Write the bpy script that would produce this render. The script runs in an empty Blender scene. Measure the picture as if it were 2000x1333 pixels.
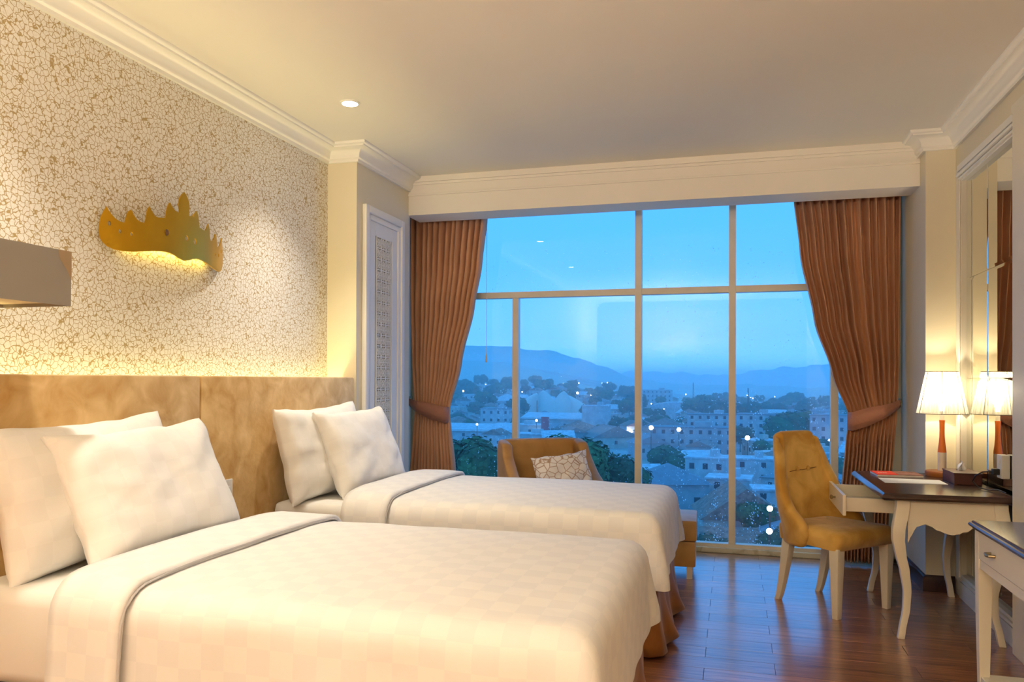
import bpy, bmesh, math, random
from mathutils import Vector, Matrix, noise
random.seed(7)
SC = bpy.context.scene
COL = SC.collection
R = math.radians
PI = math.pi

# ------------------------------------------------------------------ camera
FPX, YAW, PITCH, ROLL, CYPX, EYE = 1531.64, 15.688, 0.321, 0.192, 733.97, 1.35
def cam_axes():
    a, b, r = R(YAW), R(PITCH), R(ROLL)
    fw = Vector((-math.sin(a)*math.cos(b), math.cos(a)*math.cos(b), math.sin(b)))
    rt = Vector((math.cos(a), math.sin(a), 0)); up = rt.cross(fw)
    return fw, math.cos(r)*rt + math.sin(r)*up, -math.sin(r)*rt + math.cos(r)*up
FW, RT, UP = cam_axes()
cd = bpy.data.cameras.new('camera'); cam = bpy.data.objects.new('camera', cd); COL.objects.link(cam)
m = Matrix((RT, UP, -FW)).transposed().to_4x4(); m.translation = (0, 0, EYE)
cam.matrix_world = m
cd.sensor_width = 36; cd.lens = FPX/2000*36; cd.shift_y = (CYPX-666.5)/2000; cd.clip_end = 20000; cd.clip_start = 0.05
SC.camera = cam

# ------------------------------------------------------------------ world (even blue dusk sky)
w = bpy.data.worlds.new('dusk_sky'); SC.world = w; w.use_nodes = True
nt = w.node_tree; nt.nodes.clear()
o = nt.nodes.new('ShaderNodeOutputWorld'); bg = nt.nodes.new('ShaderNodeBackground')
tc = nt.nodes.new('ShaderNodeTexCoord'); sx = nt.nodes.new('ShaderNodeSeparateXYZ'); rp = nt.nodes.new('ShaderNodeValToRGB')
rp.color_ramp.elements[0].position = 0.0; rp.color_ramp.elements[0].color = (0.38, 1.08, 2.9, 1)
rp.color_ramp.elements[-1].position = 0.45; rp.color_ramp.elements[-1].color = (0.075, 0.51, 1.3, 1)
me_ = rp.color_ramp.elements.new(.055); me_.color = (.20, .68, 1.9, 1)
me_ = rp.color_ramp.elements.new(.14); me_.color = (.11, .545, 1.45, 1)
nt.links.new(tc.outputs['Generated'], sx.inputs[0]); nt.links.new(sx.outputs['Z'], rp.inputs[0])
nt.links.new(rp.outputs[0], bg.inputs[0]); bg.inputs[1].default_value = 0.97
nt.links.new(bg.outputs[0], o.inputs[0])

# ------------------------------------------------------------------ exposure and light paths
SC.view_settings.view_transform = 'Standard'; SC.view_settings.look = 'None'
SC.view_settings.exposure = 0.32; SC.view_settings.gamma = 1.0; SC.view_settings.use_curve_mapping = False
cy = SC.cycles
cy.use_denoising = True; cy.use_adaptive_sampling = True; cy.adaptive_threshold = .07; cy.use_light_tree = True; cy.max_bounces = 6; cy.diffuse_bounces = 4; cy.glossy_bounces = 4; cy.transmission_bounces = 4
cy.transparent_max_bounces = 16; cy.volume_bounces = 2; cy.caustics_reflective = False; cy.caustics_refractive = False
cy.sample_clamp_indirect = 8.0; cy.blur_glossy = 0.5

WARM = (1.0, 0.905, 0.765); WARM2 = (1.0, 0.74, 0.38)
DOWN_W = 90.0       # each ceiling downlight
LAMP_W = 9.0       # desk lamp bulb
FILL_UPLIGHT_W = 680.0 # unseen fill uplighter added behind the camera
COVE_W = 5.0        # strip behind the headboard

# ------------------------------------------------------------------ object helpers
def link(o, parent=None):
    COL.objects.link(o)
    if parent is not None: o.parent = parent
    return o
def tag(o, label=None, cat=None, group=None, kind=None):
    if label: o['label'] = label
    if cat: o['category'] = cat
    if group: o['group'] = group
    if kind: o['kind'] = kind
    return o
def empty(name, loc=(0, 0, 0), rz=0):
    o = bpy.data.objects.new(name, None); o.location = loc; o.rotation_euler = (0, 0, rz); o.empty_display_size = .05
    return link(o)
class MB:
    def __init__(s): s.v = []; s.f = []; s.mi = []
    def add(s, vs, fs, mi=0):
        b = len(s.v); s.v += [tuple(v) for v in vs]; s.f += [tuple(b+i for i in f) for f in fs]; s.mi += [mi]*len(fs); return s
    def box(s, x0, x1, y0, y1, z0, z1, mi=0):
        return s.add([(x0,y0,z0),(x1,y0,z0),(x1,y1,z0),(x0,y1,z0),(x0,y0,z1),(x1,y0,z1),(x1,y1,z1),(x0,y1,z1)],
                     [(3,2,1,0),(4,5,6,7),(0,1,5,4),(1,2,6,5),(2,3,7,6),(3,0,4,7)], mi)
    def grid(s, pts, closed_u=False, closed_v=False, mi=0):
        n = len(pts); k = len(pts[0]); vs = [p for r in pts for p in r]; fs = []
        for i in range(n if closed_v else n-1):
            for j in range(k if closed_u else k-1):
                a = i*k+j; b = i*k+(j+1) % k; c = ((i+1) % n)*k+(j+1) % k; d = ((i+1) % n)*k+j
                fs.append((a, b, c, d))
        return s.add(vs, fs, mi)
    def loft(s, rings, cap=True, mi=0):
        k = len(rings[0]); s.grid(rings, closed_u=True, mi=mi)
        if cap:
            s.add(rings[0], [tuple(range(k))[::-1]], mi); s.add(rings[-1], [tuple(range(k))], mi)
        return s
    def lathe(s, prof, n=24, cx=0, cy=0, cap=True, mi=0):
        return s.loft([[(cx+r*math.cos(2*PI*i/n), cy+r*math.sin(2*PI*i/n), z) for i in range(n)] for r, z in prof], cap, mi)
    def prism(s, poly, axis, a, b, mi=0):
        f = {'x': lambda p, t: (t, p[0], p[1]), 'y': lambda p, t: (p[0], t, p[1]), 'z': lambda p, t: (p[0], p[1], t)}[axis]
        k = len(poly); vs = [f(p, a) for p in poly]+[f(p, b) for p in poly]
        return s.add(vs, [tuple(range(k))[::-1], tuple(range(k, 2*k))]+[(i, (i+1) % k, k+(i+1) % k, k+i) for i in range(k)], mi)
    def tube(s, path, r, n=8, mi=0):
        rings = []; path = [Vector(p) for p in path]
        for i, p in enumerate(path):
            d = (path[min(i+1, len(path)-1)]-path[max(i-1, 0)]).normalized()
            u = d.cross(Vector((0, 0, 1)) if abs(d.z) < .9 else Vector((1, 0, 0))).normalized(); v = d.cross(u)
            rr = r[i] if isinstance(r, (list, tuple)) else r
            rings.append([tuple(p+rr*(math.cos(2*PI*j/n)*u+math.sin(2*PI*j/n)*v)) for j in range(n)])
        return s.loft(rings, True, mi)
    def build(s, name, mat, parent=None, smooth=None, bevel=0, weld=True, mesh_only=False):
        me = bpy.data.meshes.new(name); me.from_pydata(s.v, [], s.f)
        mats = mat if isinstance(mat, (list, tuple)) else [mat]
        for mm in mats: me.materials.append(mm)
        if len(mats) > 1: me.polygons.foreach_set('material_index', s.mi)
        bm = bmesh.new(); bm.from_mesh(me)
        if weld: bmesh.ops.remove_doubles(bm, verts=bm.verts, dist=1e-5)
        bmesh.ops.recalc_face_normals(bm, faces=bm.faces)
        if bevel:
            es = [e for e in bm.edges if len(e.link_faces) == 2 and e.calc_face_angle(0) > .5]
            bmesh.ops.bevel(bm, geom=es, offset=bevel, segments=2, profile=.6, affect='EDGES', clamp_overlap=True)
        if smooth is not None:
            for f in bm.faces: f.smooth = True
            for e in bm.edges:
                if len(e.link_faces) == 2 and e.calc_face_angle(0) > R(smooth): e.smooth = False
        bm.to_mesh(me); bm.free()
        if mesh_only: return me
        return link(bpy.data.objects.new(name, me), parent)
def child(name, me, parent, loc=(0, 0, 0), rot=(0, 0, 0), sc=(1, 1, 1)):
    o = bpy.data.objects.new(name, me); o.location = loc; o.rotation_euler = rot; o.scale = sc
    return link(o, parent)
def copy_tree(o, parent=None):
    c = o.copy(); COL.objects.link(c); c.parent = parent
    for ch in list(o.children): copy_tree(ch, c)
    return c
def light(name, kind, loc, energy, color, parent=None, rot=(0, 0, 0), **kw):
    l = bpy.data.lights.new(name, kind); l.energy = energy; l.color = color
    for k, v in kw.items(): setattr(l, k, v)
    o = bpy.data.objects.new(name, l); o.location = loc; o.rotation_euler = rot
    return link(o, parent)
def lerp(a, b, t): return a+(b-a)*t
def interp(tab, t):
    if t <= tab[0][0]: return tab[0][1]
    for (a, x), (b, y) in zip(tab, tab[1:]):
        if t <= b:
            k = (t-a)/(b-a); k = k*k*(3-2*k)*.5+k*.5
            return lerp(x, y, k)
    return tab[-1][1]
def nz(x, y, z=0): return noise.noise(Vector((x, y, z)))

# ------------------------------------------------------------------ material helpers
def mat(name, col, rough=.5, metal=0, spec=.5, noise_col=None, noise_scale=8, noise_lo=.35, noise_hi=.65, bump=0, bump_scale=60, stretch=None, sheen=0, coat=0, emit=None, emit_s=0, detail=4):
    m = bpy.data.materials.new(name); m.use_nodes = True; n = m.node_tree; b = n.nodes['Principled BSDF']
    b.inputs['Base Color'].default_value = (*col, 1); b.inputs['Roughness'].default_value = rough
    b.inputs['Metallic'].default_value = metal; b.inputs['Specular IOR Level'].default_value = spec
    if sheen: b.inputs['Sheen Weight'].default_value = sheen; b.inputs['Sheen Roughness'].default_value = .4
    if coat: b.inputs['Coat Weight'].default_value = coat; b.inputs['Coat Roughness'].default_value = .12
    if emit: b.inputs['Emission Color'].default_value = (*emit, 1); b.inputs['Emission Strength'].default_value = emit_s
    if noise_col or bump:
        t = n.nodes.new('ShaderNodeTexCoord'); mp = n.nodes.new('ShaderNodeMapping'); n.links.new(t.outputs['Object'], mp.inputs[0])
        if stretch: mp.inputs['Scale'].default_value = stretch
    if noise_col:
        x = n.nodes.new('ShaderNodeTexNoise'); x.inputs['Scale'].default_value = noise_scale; x.inputs['Detail'].default_value = detail; x.inputs['Distortion'].default_value = .6
        n.links.new(mp.outputs[0], x.inputs['Vector'])
        r = n.nodes.new('ShaderNodeValToRGB'); r.color_ramp.elements[0].position = noise_lo; r.color_ramp.elements[1].position = noise_hi
        r.color_ramp.elements[0].color = (*col, 1); r.color_ramp.elements[1].color = (*noise_col, 1)
        n.links.new(x.outputs['Fac'], r.inputs[0]); n.links.new(r.outputs[0], b.inputs['Base Color'])
    if bump:
        x = n.nodes.new('ShaderNodeTexNoise'); x.inputs['Scale'].default_value = bump_scale; x.inputs['Detail'].default_value = 3
        n.links.new(mp.outputs[0], x.inputs['Vector'])
        u = n.nodes.new('ShaderNodeBump'); u.inputs['Strength'].default_value = bump; u.inputs['Distance'].default_value = .01
        n.links.new(x.outputs['Fac'], u.inputs['Height']); n.links.new(u.outputs[0], b.inputs['Normal'])
    return m
def emitter(name, col, s, sample=True):
    m = bpy.data.materials.new(name); m.use_nodes = True; n = m.node_tree; n.nodes.clear()
    e = n.nodes.new('ShaderNodeEmission'); e.inputs[0].default_value = (*col, 1); e.inputs[1].default_value = s
    o = n.nodes.new('ShaderNodeOutputMaterial'); n.links.new(e.outputs[0], o.inputs[0])
    if not sample: m.cycles.emission_sampling = 'NONE'
    return m
def glass_pane_mat(name, tint=(.97, .985, 1), drops=True):
    m = bpy.data.materials.new(name); m.use_nodes = True; n = m.node_tree; n.nodes.clear(); L = n.links.new
    o = n.nodes.new('ShaderNodeOutputMaterial'); mx = n.nodes.new('ShaderNodeMixShader'); fr = n.nodes.new('ShaderNodeFresnel'); fr.inputs[0].default_value = 1.5
    tr = n.nodes.new('ShaderNodeBsdfTransparent'); tr.inputs[0].default_value = (*tint, 1)
    gl = n.nodes.new('ShaderNodeBsdfGlossy'); gl.inputs['Roughness'].default_value = 0.0
    L(fr.outputs[0], mx.inputs[0]); L(tr.outputs[0], mx.inputs[1]); L(gl.outputs[0], mx.inputs[2]); L(mx.outputs[0], o.inputs[0])
    return m
def wallpaper_mat():
    m = bpy.data.materials.new('leaf_wallpaper'); m.use_nodes = True; n = m.node_tree; b = n.nodes['Principled BSDF']; L = n.links.new
    t = n.nodes.new('ShaderNodeTexCoord'); mp = n.nodes.new('ShaderNodeMapping'); mp.inputs['Scale'].default_value = (0, 1, 1); L(t.outputs['Object'], mp.inputs[0])
    wn = n.nodes.new('ShaderNodeTexNoise'); wn.inputs['Scale'].default_value = 55; wn.inputs['Detail'].default_value = 0; L(mp.outputs[0], wn.inputs['Vector'])
    vs = n.nodes.new('ShaderNodeVectorMath'); vs.operation = 'SUBTRACT'; vs.inputs[1].default_value = (.5, .5, .5); L(wn.outputs['Color'], vs.inputs[0])
    sc = n.nodes.new('ShaderNodeVectorMath'); sc.operation = 'SCALE'; sc.inputs['Scale'].default_value = .013; L(vs.outputs[0], sc.inputs[0])
    ad = n.nodes.new('ShaderNodeVectorMath'); ad.operation = 'ADD'; L(mp.outputs[0], ad.inputs[0]); L(sc.outputs[0], ad.inputs[1])
    def edge(scale, width, soft):
        v = n.nodes.new('ShaderNodeTexVoronoi'); v.feature = 'DISTANCE_TO_EDGE'; v.inputs['Randomness'].default_value = .85; v.inputs['Scale'].default_value = scale; L(ad.outputs[0], v.inputs['Vector'])
        r = n.nodes.new('ShaderNodeMapRange'); r.inputs['From Min'].default_value = width; r.inputs['From Max'].default_value = width+soft
        r.inputs['To Min'].default_value = 1; r.inputs['To Max'].default_value = 0; L(v.outputs['Distance'], r.inputs[0]); return r
    a = edge(40, .024, .045); c = edge(92, .006, .05)
    mu = n.nodes.new('ShaderNodeMath'); mu.operation = 'MULTIPLY'; mu.inputs[1].default_value = .38; L(c.outputs[0], mu.inputs[0])
    mxx = n.nodes.new('ShaderNodeMath'); mxx.operation = 'MAXIMUM'; L(a.outputs[0], mxx.inputs[0]); L(mu.outputs[0], mxx.inputs[1])
    mc = n.nodes.new('ShaderNodeMix'); mc.data_type = 'RGBA'; mc.inputs['A'].default_value = (.82, .79, .71, 1); mc.inputs['B'].default_value = (.43, .30, .12, 1)
    L(mxx.outputs[0], mc.inputs['Factor']); L(mc.outputs['Result'], b.inputs['Base Color']); b.inputs['Roughness'].default_value = .6
    return m
def checker_cloth(name, c1, c2, size, wave=0):
    m = bpy.data.materials.new(name); m.use_nodes = True; n = m.node_tree; b = n.nodes['Principled BSDF']; L = n.links.new
    uv = n.nodes.new('ShaderNodeUVMap'); ck = n.nodes.new('ShaderNodeTexChecker'); ck.inputs['Scale'].default_value = 1/size
    ck.inputs['Color1'].default_value = (*c1, 1); ck.inputs['Color2'].default_value = (*c2, 1)
    L(uv.outputs[0], ck.inputs['Vector']); L(ck.outputs['Color'], b.inputs['Base Color'])
    b.inputs['Roughness'].default_value = .72; b.inputs['Specular IOR Level'].default_value = .25; b.inputs['Sheen Weight'].default_value = .15
    t = n.nodes.new('ShaderNodeTexCoord'); x = n.nodes.new('ShaderNodeTexNoise'); x.inputs['Scale'].default_value = 7; x.inputs['Detail'].default_value = 3; L(t.outputs['Object'], x.inputs['Vector'])
    u = n.nodes.new('ShaderNodeBump'); u.inputs['Strength'].default_value = .22; u.inputs['Distance'].default_value = .02; L(x.outputs['Fac'], u.inputs['Height']); L(u.outputs[0], b.inputs['Normal'])
    return m
def wood_floor_mat():
    m = bpy.data.materials.new('walnut_floor'); m.use_nodes = True; n = m.node_tree; b = n.nodes['Principled BSDF']; L = n.links.new
    t = n.nodes.new('ShaderNodeTexCoord'); oi = n.nodes.new('ShaderNodeObjectInfo')
    ad = n.nodes.new('ShaderNodeVectorMath'); ad.operation = 'ADD'; L(t.outputs['Object'], ad.inputs[0])
    cm = n.nodes.new('ShaderNodeCombineXYZ'); mu = n.nodes.new('ShaderNodeMath'); mu.operation = 'MULTIPLY'; mu.inputs[1].default_value = 37; L(oi.outputs['Random'], mu.inputs[0]); L(mu.outputs[0], cm.inputs[2]); L(cm.outputs[0], ad.inputs[1])
    mp = n.nodes.new('ShaderNodeMapping'); mp.inputs['Scale'].default_value = (1.6, 26, 1); L(ad.outputs[0], mp.inputs[0])
    x = n.nodes.new('ShaderNodeTexNoise'); x.inputs['Scale'].default_value = 2.2; x.inputs['Detail'].default_value = 6; x.inputs['Distortion'].default_value = .5; L(mp.outputs[0], x.inputs['Vector'])
    r = n.nodes.new('ShaderNodeValToRGB'); e = r.color_ramp.elements; e[0].position = .3; e[0].color = (.16, .054, .024, 1); e[1].position = .72; e[1].color = (.46, .195, .08, 1)
    L(x.outputs['Fac'], r.inputs[0])
    hs = n.nodes.new('ShaderNodeHueSaturation'); vr = n.nodes.new('ShaderNodeMapRange'); vr.inputs['To Min'].default_value = .8; vr.inputs['To Max'].default_value = 1.25
    L(oi.outputs['Random'], vr.inputs[0]); L(vr.outputs[0], hs.inputs['Value']); L(r.outputs[0], hs.inputs['Color']); L(hs.outputs[0], b.inputs['Base Color'])
    b.inputs['Roughness'].default_value = .3; b.inputs['Specular IOR Level'].default_value = .6; b.inputs['Coat Weight'].default_value = 1; b.inputs['Coat Roughness'].default_value = .2; b.inputs['Coat IOR'].default_value = 1.6
    u = n.nodes.new('ShaderNodeBump'); u.inputs['Strength'].default_value = .06; u.inputs['Distance'].default_value = .004; L(x.outputs['Fac'], u.inputs['Height']); L(u.outputs[0], b.inputs['Normal'])
    return m

M_WALLP = wallpaper_mat()
M_CREAM = mat('cream_paint', (.76, .68, .50), .55, bump=.03, bump_scale=120)
M_CEIL = mat('ceiling_paint', (.87, .82, .72), .7)
M_WHITE = mat('white_moulding', (.86, .83, .75), .4)
M_FRAME = mat('window_frame_paint', (.84, .76, .62), .45, noise_col=(.78, .70, .56), noise_scale=5)
M_SILL = mat('stone_sill', (.80, .74, .58), .5, noise_col=(.48, .42, .24), noise_scale=9, noise_lo=.55, noise_hi=.75)
M_FLOOR = wood_floor_mat()
M_GROUT = mat('floor_joint', (.03, .012, .006), .7)
M_DARK = mat('dark_wood', (.030, .012, .010), .3, noise_col=(.06, .022, .016), noise_scale=6, stretch=(1, 12, 1))
M_TOP = mat('dark_desk_top', (.035, .018, .014), .22, noise_col=(.075, .038, .026), noise_scale=5, stretch=(2, 22, 2))
M_FURN = mat('cream_lacquer', (.80, .74, .60), .35)
M_VELVET = mat('gold_velvet', (.54, .285, .05), .75, spec=.2, noise_col=(.76, .48, .13), noise_scale=6, noise_lo=.36, noise_hi=.66, bump=.12, bump_scale=40, sheen=.5)
M_HEAD = mat('headboard_velvet', (.52, .29, .075), .75, spec=.2, noise_col=(.78, .55, .25), noise_scale=8, noise_lo=.30, noise_hi=.72, detail=8, bump=.28, bump_scale=22, sheen=.5)
M_LEATHER = mat('tan_leather', (.40, .20, .05), .45, noise_col=(.52, .28, .08), noise_scale=6, sheen=.2)
M_SKIRT = mat('brown_bed_skirt', (.26, .09, .014), .7, noise_col=(.36, .14, .028), noise_scale=6, sheen=.3)
M_CURT = mat('copper_curtain', (.62, .32, .17), .65, spec=.25, noise_col=(.67, .36, .20), noise_scale=3, sheen=.3)
M_TIE = mat('quilted_tieback', (.44, .19, .115), .6, bump=.5, bump_scale=45, sheen=.2)
M_SHEET = mat('white_sheet', (.82, .80, .76), .75, spec=.2, bump=.2, bump_scale=7)
M_DUVET = checker_cloth('damask_duvet', (.84, .825, .80), (.80, .79, .775), .075)
M_PILLOW = checker_cloth('damask_pillow', (.87, .85, .815), (.845, .825, .79), .075)
M_PIPE = mat('grey_piping', (.52, .50, .50), .7)
M_GOLD = mat('brushed_gold', (.66, .38, .02), .36, metal=.8, noise_col=(.60, .33, .015), noise_scale=4)
M_BROWN = mat('brown_stone', (.12, .06, .025), .4)
M_GREY = mat('grey_lampshade_fabric', (.33, .30, .255), .8, bump=.05, bump_scale=300)
M_TAN = mat('tan_patch', (.40, .29, .17), .8)
M_MIRROR = mat('mirror_glass', (.80, .80, .72), .0, metal=1)
M_GLASS = glass_pane_mat('window_glass')
M_ORANGE = mat('orange_lacquer', (.72, .16, .012), .35)
M_WBASE = mat('pale_lacquer', (.80, .72, .60), .35)
M_OBASE = mat('orange_wood', (.42, .14, .03), .4)
M_METAL = mat('dark_metal', (.10, .08, .06), .35, metal=1)
M_BRASS = mat('aged_brass', (.42, .34, .20), .35, metal=1)
M_PLASTIC = mat('white_plastic', (.82, .80, .74), .35)
M_BLACK = mat('black_rubber', (.015, .013, .012), .5)
M_PAPER = mat('white_paper', (.85, .83, .80), .7)
M_RED = mat('red_print', (.75, .045, .02), .5)
M_BOOK = mat('brown_photo_print', (.22, .08, .045), .45, noise_col=(.42, .20, .14), noise_scale=30)
M_DBROWN = mat('brown_leatherette', (.075, .022, .014), .4)
M_CUSH = None
BULB = emitter('warm_bulb', (1.0, .84, .55), 22)
SPOTEM = emitter('downlight_face', (1.0, .92, .76), 60)

def cushion_mat():
    m = bpy.data.materials.new('branch_print_cushion'); m.use_nodes = True; n = m.node_tree; b = n.nodes['Principled BSDF']; L = n.links.new
    t = n.nodes.new('ShaderNodeTexCoord'); v = n.nodes.new('ShaderNodeTexVoronoi'); v.feature = 'DISTANCE_TO_EDGE'; v.inputs['Scale'].default_value = 19; L(t.outputs['Object'], v.inputs['Vector'])
    r = n.nodes.new('ShaderNodeValToRGB'); r.color_ramp.elements[0].position = .02; r.color_ramp.elements[0].color = (.42, .27, .17, 1); r.color_ramp.elements[1].position = .07; r.color_ramp.elements[1].color = (.78, .72, .64, 1)
    L(v.outputs['Distance'], r.inputs[0]); L(r.outputs[0], b.inputs['Base Color']); b.inputs['Roughness'].default_value = .75
    return m
M_CUSH = cushion_mat()
def shade_mat():
    m = bpy.data.materials.new('string_lampshade'); m.use_nodes = True; n = m.node_tree; n.nodes.clear(); L = n.links.new
    o = n.nodes.new('ShaderNodeOutputMaterial'); d = n.nodes.new('ShaderNodeBsdfDiffuse'); tl = n.nodes.new('ShaderNodeBsdfTranslucent'); tp = n.nodes.new('ShaderNodeBsdfTransparent')
    d.inputs[0].default_value = (.62, .59, .53, 1); tl.inputs[0].default_value = (.30, .275, .23, 1)
    a = n.nodes.new('ShaderNodeMixShader'); a.inputs[0].default_value = .6; b = n.nodes.new('ShaderNodeMixShader'); b.inputs[0].default_value = .12
    t_ = n.nodes.new('ShaderNodeTexCoord'); g_ = n.nodes.new('ShaderNodeTexGradient'); g_.gradient_type = 'RADIAL'; L(t_.outputs['Object'], g_.inputs[0])
    ns = n.nodes.new('ShaderNodeTexNoise'); ns.noise_dimensions = '1D'; ns.inputs['Scale'].default_value = 70; ns.inputs['Detail'].default_value = 2; L(g_.outputs['Fac'], ns.inputs['W'])
    mr = n.nodes.new('ShaderNodeMapRange'); mr.inputs['From Min'].default_value = .3; mr.inputs['From Max'].default_value = .7; mr.inputs['To Min'].default_value = .35; mr.inputs['To Max'].default_value = .75; L(ns.outputs['Fac'], mr.inputs[0]); L(mr.outputs[0], a.inputs[0])
    L(d.outputs[0], a.inputs[1]); L(tl.outputs[0], a.inputs[2]); L(a.outputs[0], b.inputs[1]); L(tp.outputs[0], b.inputs[2]); L(b.outputs[0], o.inputs[0])
    return m
M_SHADE = shade_mat()

# ------------------------------------------------------------------ room dimensions
XL, XR = -2.69, 1.375      # wallpaper wall, right wall face
YB, YW = -3.2, 6.43        # wall behind the camera, window glass
ZC = 2.95                  # ceiling
YP, XP = 4.86, -2.47       # pier at the end of the wallpaper: front face and side face
YV0, YV1, ZV = 5.75, 6.03, 2.65   # valance over the curtains
YQ, XQ = 5.59, 1.20        # pier on the mirror side

def struct(name, mb, mt, parent=None, **kw):
    o = mb.build(name, mt, parent, **kw)
    if parent is None: o['kind'] = 'structure'
    return o
# floor: joint base with individual planks
fl = struct('floor', MB().box(XL-.1, XR+.1, YB-.1, YW+.05, -.12, -.004), M_GROUT)
PW, PL = .15, .96
row = 0; y = 6.345
pm = {}
while y > YB:
    y0 = y-PW; off = -.125 if row % 2 == 1 else .195
    xs = [XL]; x = off-PL*6
    while x < XR:
        if x > XL+.05: xs.append(x)
        x += PL
    xs.append(XR+.04)
    for a, b in zip(xs, xs[1:]):
        key = round(b-a, 3)
        if key not in pm:
            g = .0009; pm[key] = MB().box(g, key-g, g, PW-g, -.004, 0).build('plank', M_FLOOR, bevel=.0008, mesh_only=True)
        child('plank', pm[key], fl, (a, y0, 0))
    y = y0; row += 1
# shell
struct('ceiling', MB().box(XL-.2, XR+.25, YB-.1, YW+.3, ZC, ZC+.12), M_CEIL)
struct('wall_left', MB().box(XL-.15, XL, YB, YP+.02, 0, ZC), M_WALLP)
struct('wall_left_recess', MB().box(XL-.15, XL, YP+.02, YW+.1, 0, ZC), M_CREAM)
struct('wall_left_pier', MB().box(XL, XP, YP, YV0+.02, 0, ZC), M_CREAM)
struct('wall_back', MB().box(XL-.15, XR+.2, YB-.15, YB, 0, ZC), mat('wardrobe_wood', (.30, .19, .10), .5, noise_col=(.22, .13, .06), noise_scale=3, stretch=(8, 1, .6)))  # unseen rear wall darkened so it throws less light onto the bed side
struct('wall_right_pier', MB().box(XQ, XR+.15, YQ, YW+.1, 0, ZC), M_CREAM)
wr = MB()
wr.box(XR, XR+.2, YB, 4.45, 0, ZC)                     # plain wall towards the camera
wr.box(XR, XR+.2, 4.45, YQ+.02, 2.70, ZC)              # above the mirror
wr.box(XR+.05, XR+.2, 4.45, YQ+.02, 0, 2.70)           # recess behind the mirror
struct('wall_right', wr, M_CREAM)
struct('wall_far', MB().box(1.075, XQ, YW-.075, YW-.046, 0, 2.80).box(XL, -2.585, YW-.075, YW-.046, 0, 2.80).box(XL, XR, YW-.02, YW+.15, 2.80, ZC).box(XL-.1, XR+.1, YW-.06, YW+.15, -.3, -.001), M_CREAM)
struct('trim_1', MB().box(XP-.02, XQ+.02, YV0, YV1, ZV, ZC), M_CEIL, bevel=.002)       # valance over the curtains
struct('trim_2', MB().box(XP, XQ, YV0-.022, YV0, 2.905, ZC).box(XP, XQ, YV0-.012, YV0, 2.885, 2.905).box(XP, XQ, YV0-.010, YV0, 2.80, 2.815), M_CEIL, bevel=.002)

def sweep(path, prof, name, mt):
    pts = [Vector(p) for p in path]; n = len(pts); rings = []
    for off, z in prof:
        ring = []
        for i in range(n):
            if i == 0: d = (pts[1]-pts[0]).normalized(); nn = Vector((d.y, -d.x)); ring.append((pts[0].x+nn.x*off, pts[0].y+nn.y*off, z)); continue
            if i == n-1: d = (pts[-1]-pts[-2]).normalized(); nn = Vector((d.y, -d.x)); ring.append((pts[-1].x+nn.x*off, pts[-1].y+nn.y*off, z)); continue
            d1 = (pts[i]-pts[i-1]).normalized(); d2 = (pts[i+1]-pts[i]).normalized()
            n1 = Vector((d1.y, -d1.x)); n2 = Vector((d2.y, -d2.x)); b = (n1+n2)/(1+n1.dot(n2))
            ring.append((pts[i].x+b.x*off, pts[i].y+b.y*off, z))
        rings.append(ring)
    mb = MB(); mb.grid(rings)
    return struct(name, mb, mt, smooth=50)
cove = [(.0, 2.835), (.018, 2.835), (.018, 2.852), (.03, 2.857)]
for i in range(9):
    a = i/8*PI/2; cove.append((.032+.062*(1-math.cos(a)), 2.862+.058*math.sin(a)))
cove += [(.096, 2.928), (.108, 2.932), (.112, 2.94), (.112, 2.951)]
sweep([(XL, YB), (XL, YP), (XP, YP), (XP, YV0)], cove, 'trim_3', M_WHITE)
sweep([(XQ, YV0), (XQ, YQ), (XR, YQ), (XR, YB)], cove, 'trim_4', M_WHITE)
bb = [(0, 0), (.018, 0), (.018, .075), (.014, .085), (.009, .095), (0, .10)]
sweep([(XQ, YW-.06), (XQ, YQ), (XR-.005, YQ)], [(o_, z*1.05) for o_, z in bb], 'baseboard_right', M_DARK)
sweep([(XL, YP), (XP, YP), (XP, YV0)], bb, 'baseboard_left', M_WHITE)

# ------------------------------------------------------------------ window
win = empty('window_1', (0, YW, 0)); win['kind'] = 'structure'
def wpart(name, mb, mt, **kw): return mb.build(name, mt, win, **kw)
X0, X1 = XL+.0, XQ
def bar(name, x0, x1, z0, z1, y0=-.04, y1=.03): return wpart(name, MB().box(x0, x1, y0, y1, z0, z1), M_FRAME, bevel=.003)
bar('bottom_rail', X0, X1, .012, .068, -.045, .03)
bar('head_rail', X0, X1, 2.79, 2.85)
bar('transom', X0, X1, 2.044, 2.096)
bar('jamb', X0, X0+.05, .068, 2.79); bar('jamb', X1-.05, X1, .068, 2.79)
mul = [(-.761, -.707), (-.027, .027), (.72, .774)]
for a, b in mul: bar('mullion', a, b, .068, 2.79, -.043, .03)
bar('mullion', -1.793, -1.742, .068, 2.044, -.043, .03)
wpart('sill', MB().box(X0, X1, -.075, -.045, 0, .04).box(X0, X1, -.06, .05, -.002, .012), M_SILL, bevel=.004)
hi = [X0+.05]+[v for ab in mul for v in ab]+[X1-.05]
lo = [X0+.05, -1.793, -1.742]+[v for ab in mul for v in ab]+[X1-.05]
for xs, z0, z1 in ((hi, 2.096, 2.79), (lo, .068, 2.044)):
    for a, b in zip(xs[::2], xs[1::2]):
        wpart('pane', MB().add([(a, 0, z0), (b, 0, z0), (b, 0, z1), (a, 0, z1)], [(0, 1, 2, 3)]), M_GLASS)
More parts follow.
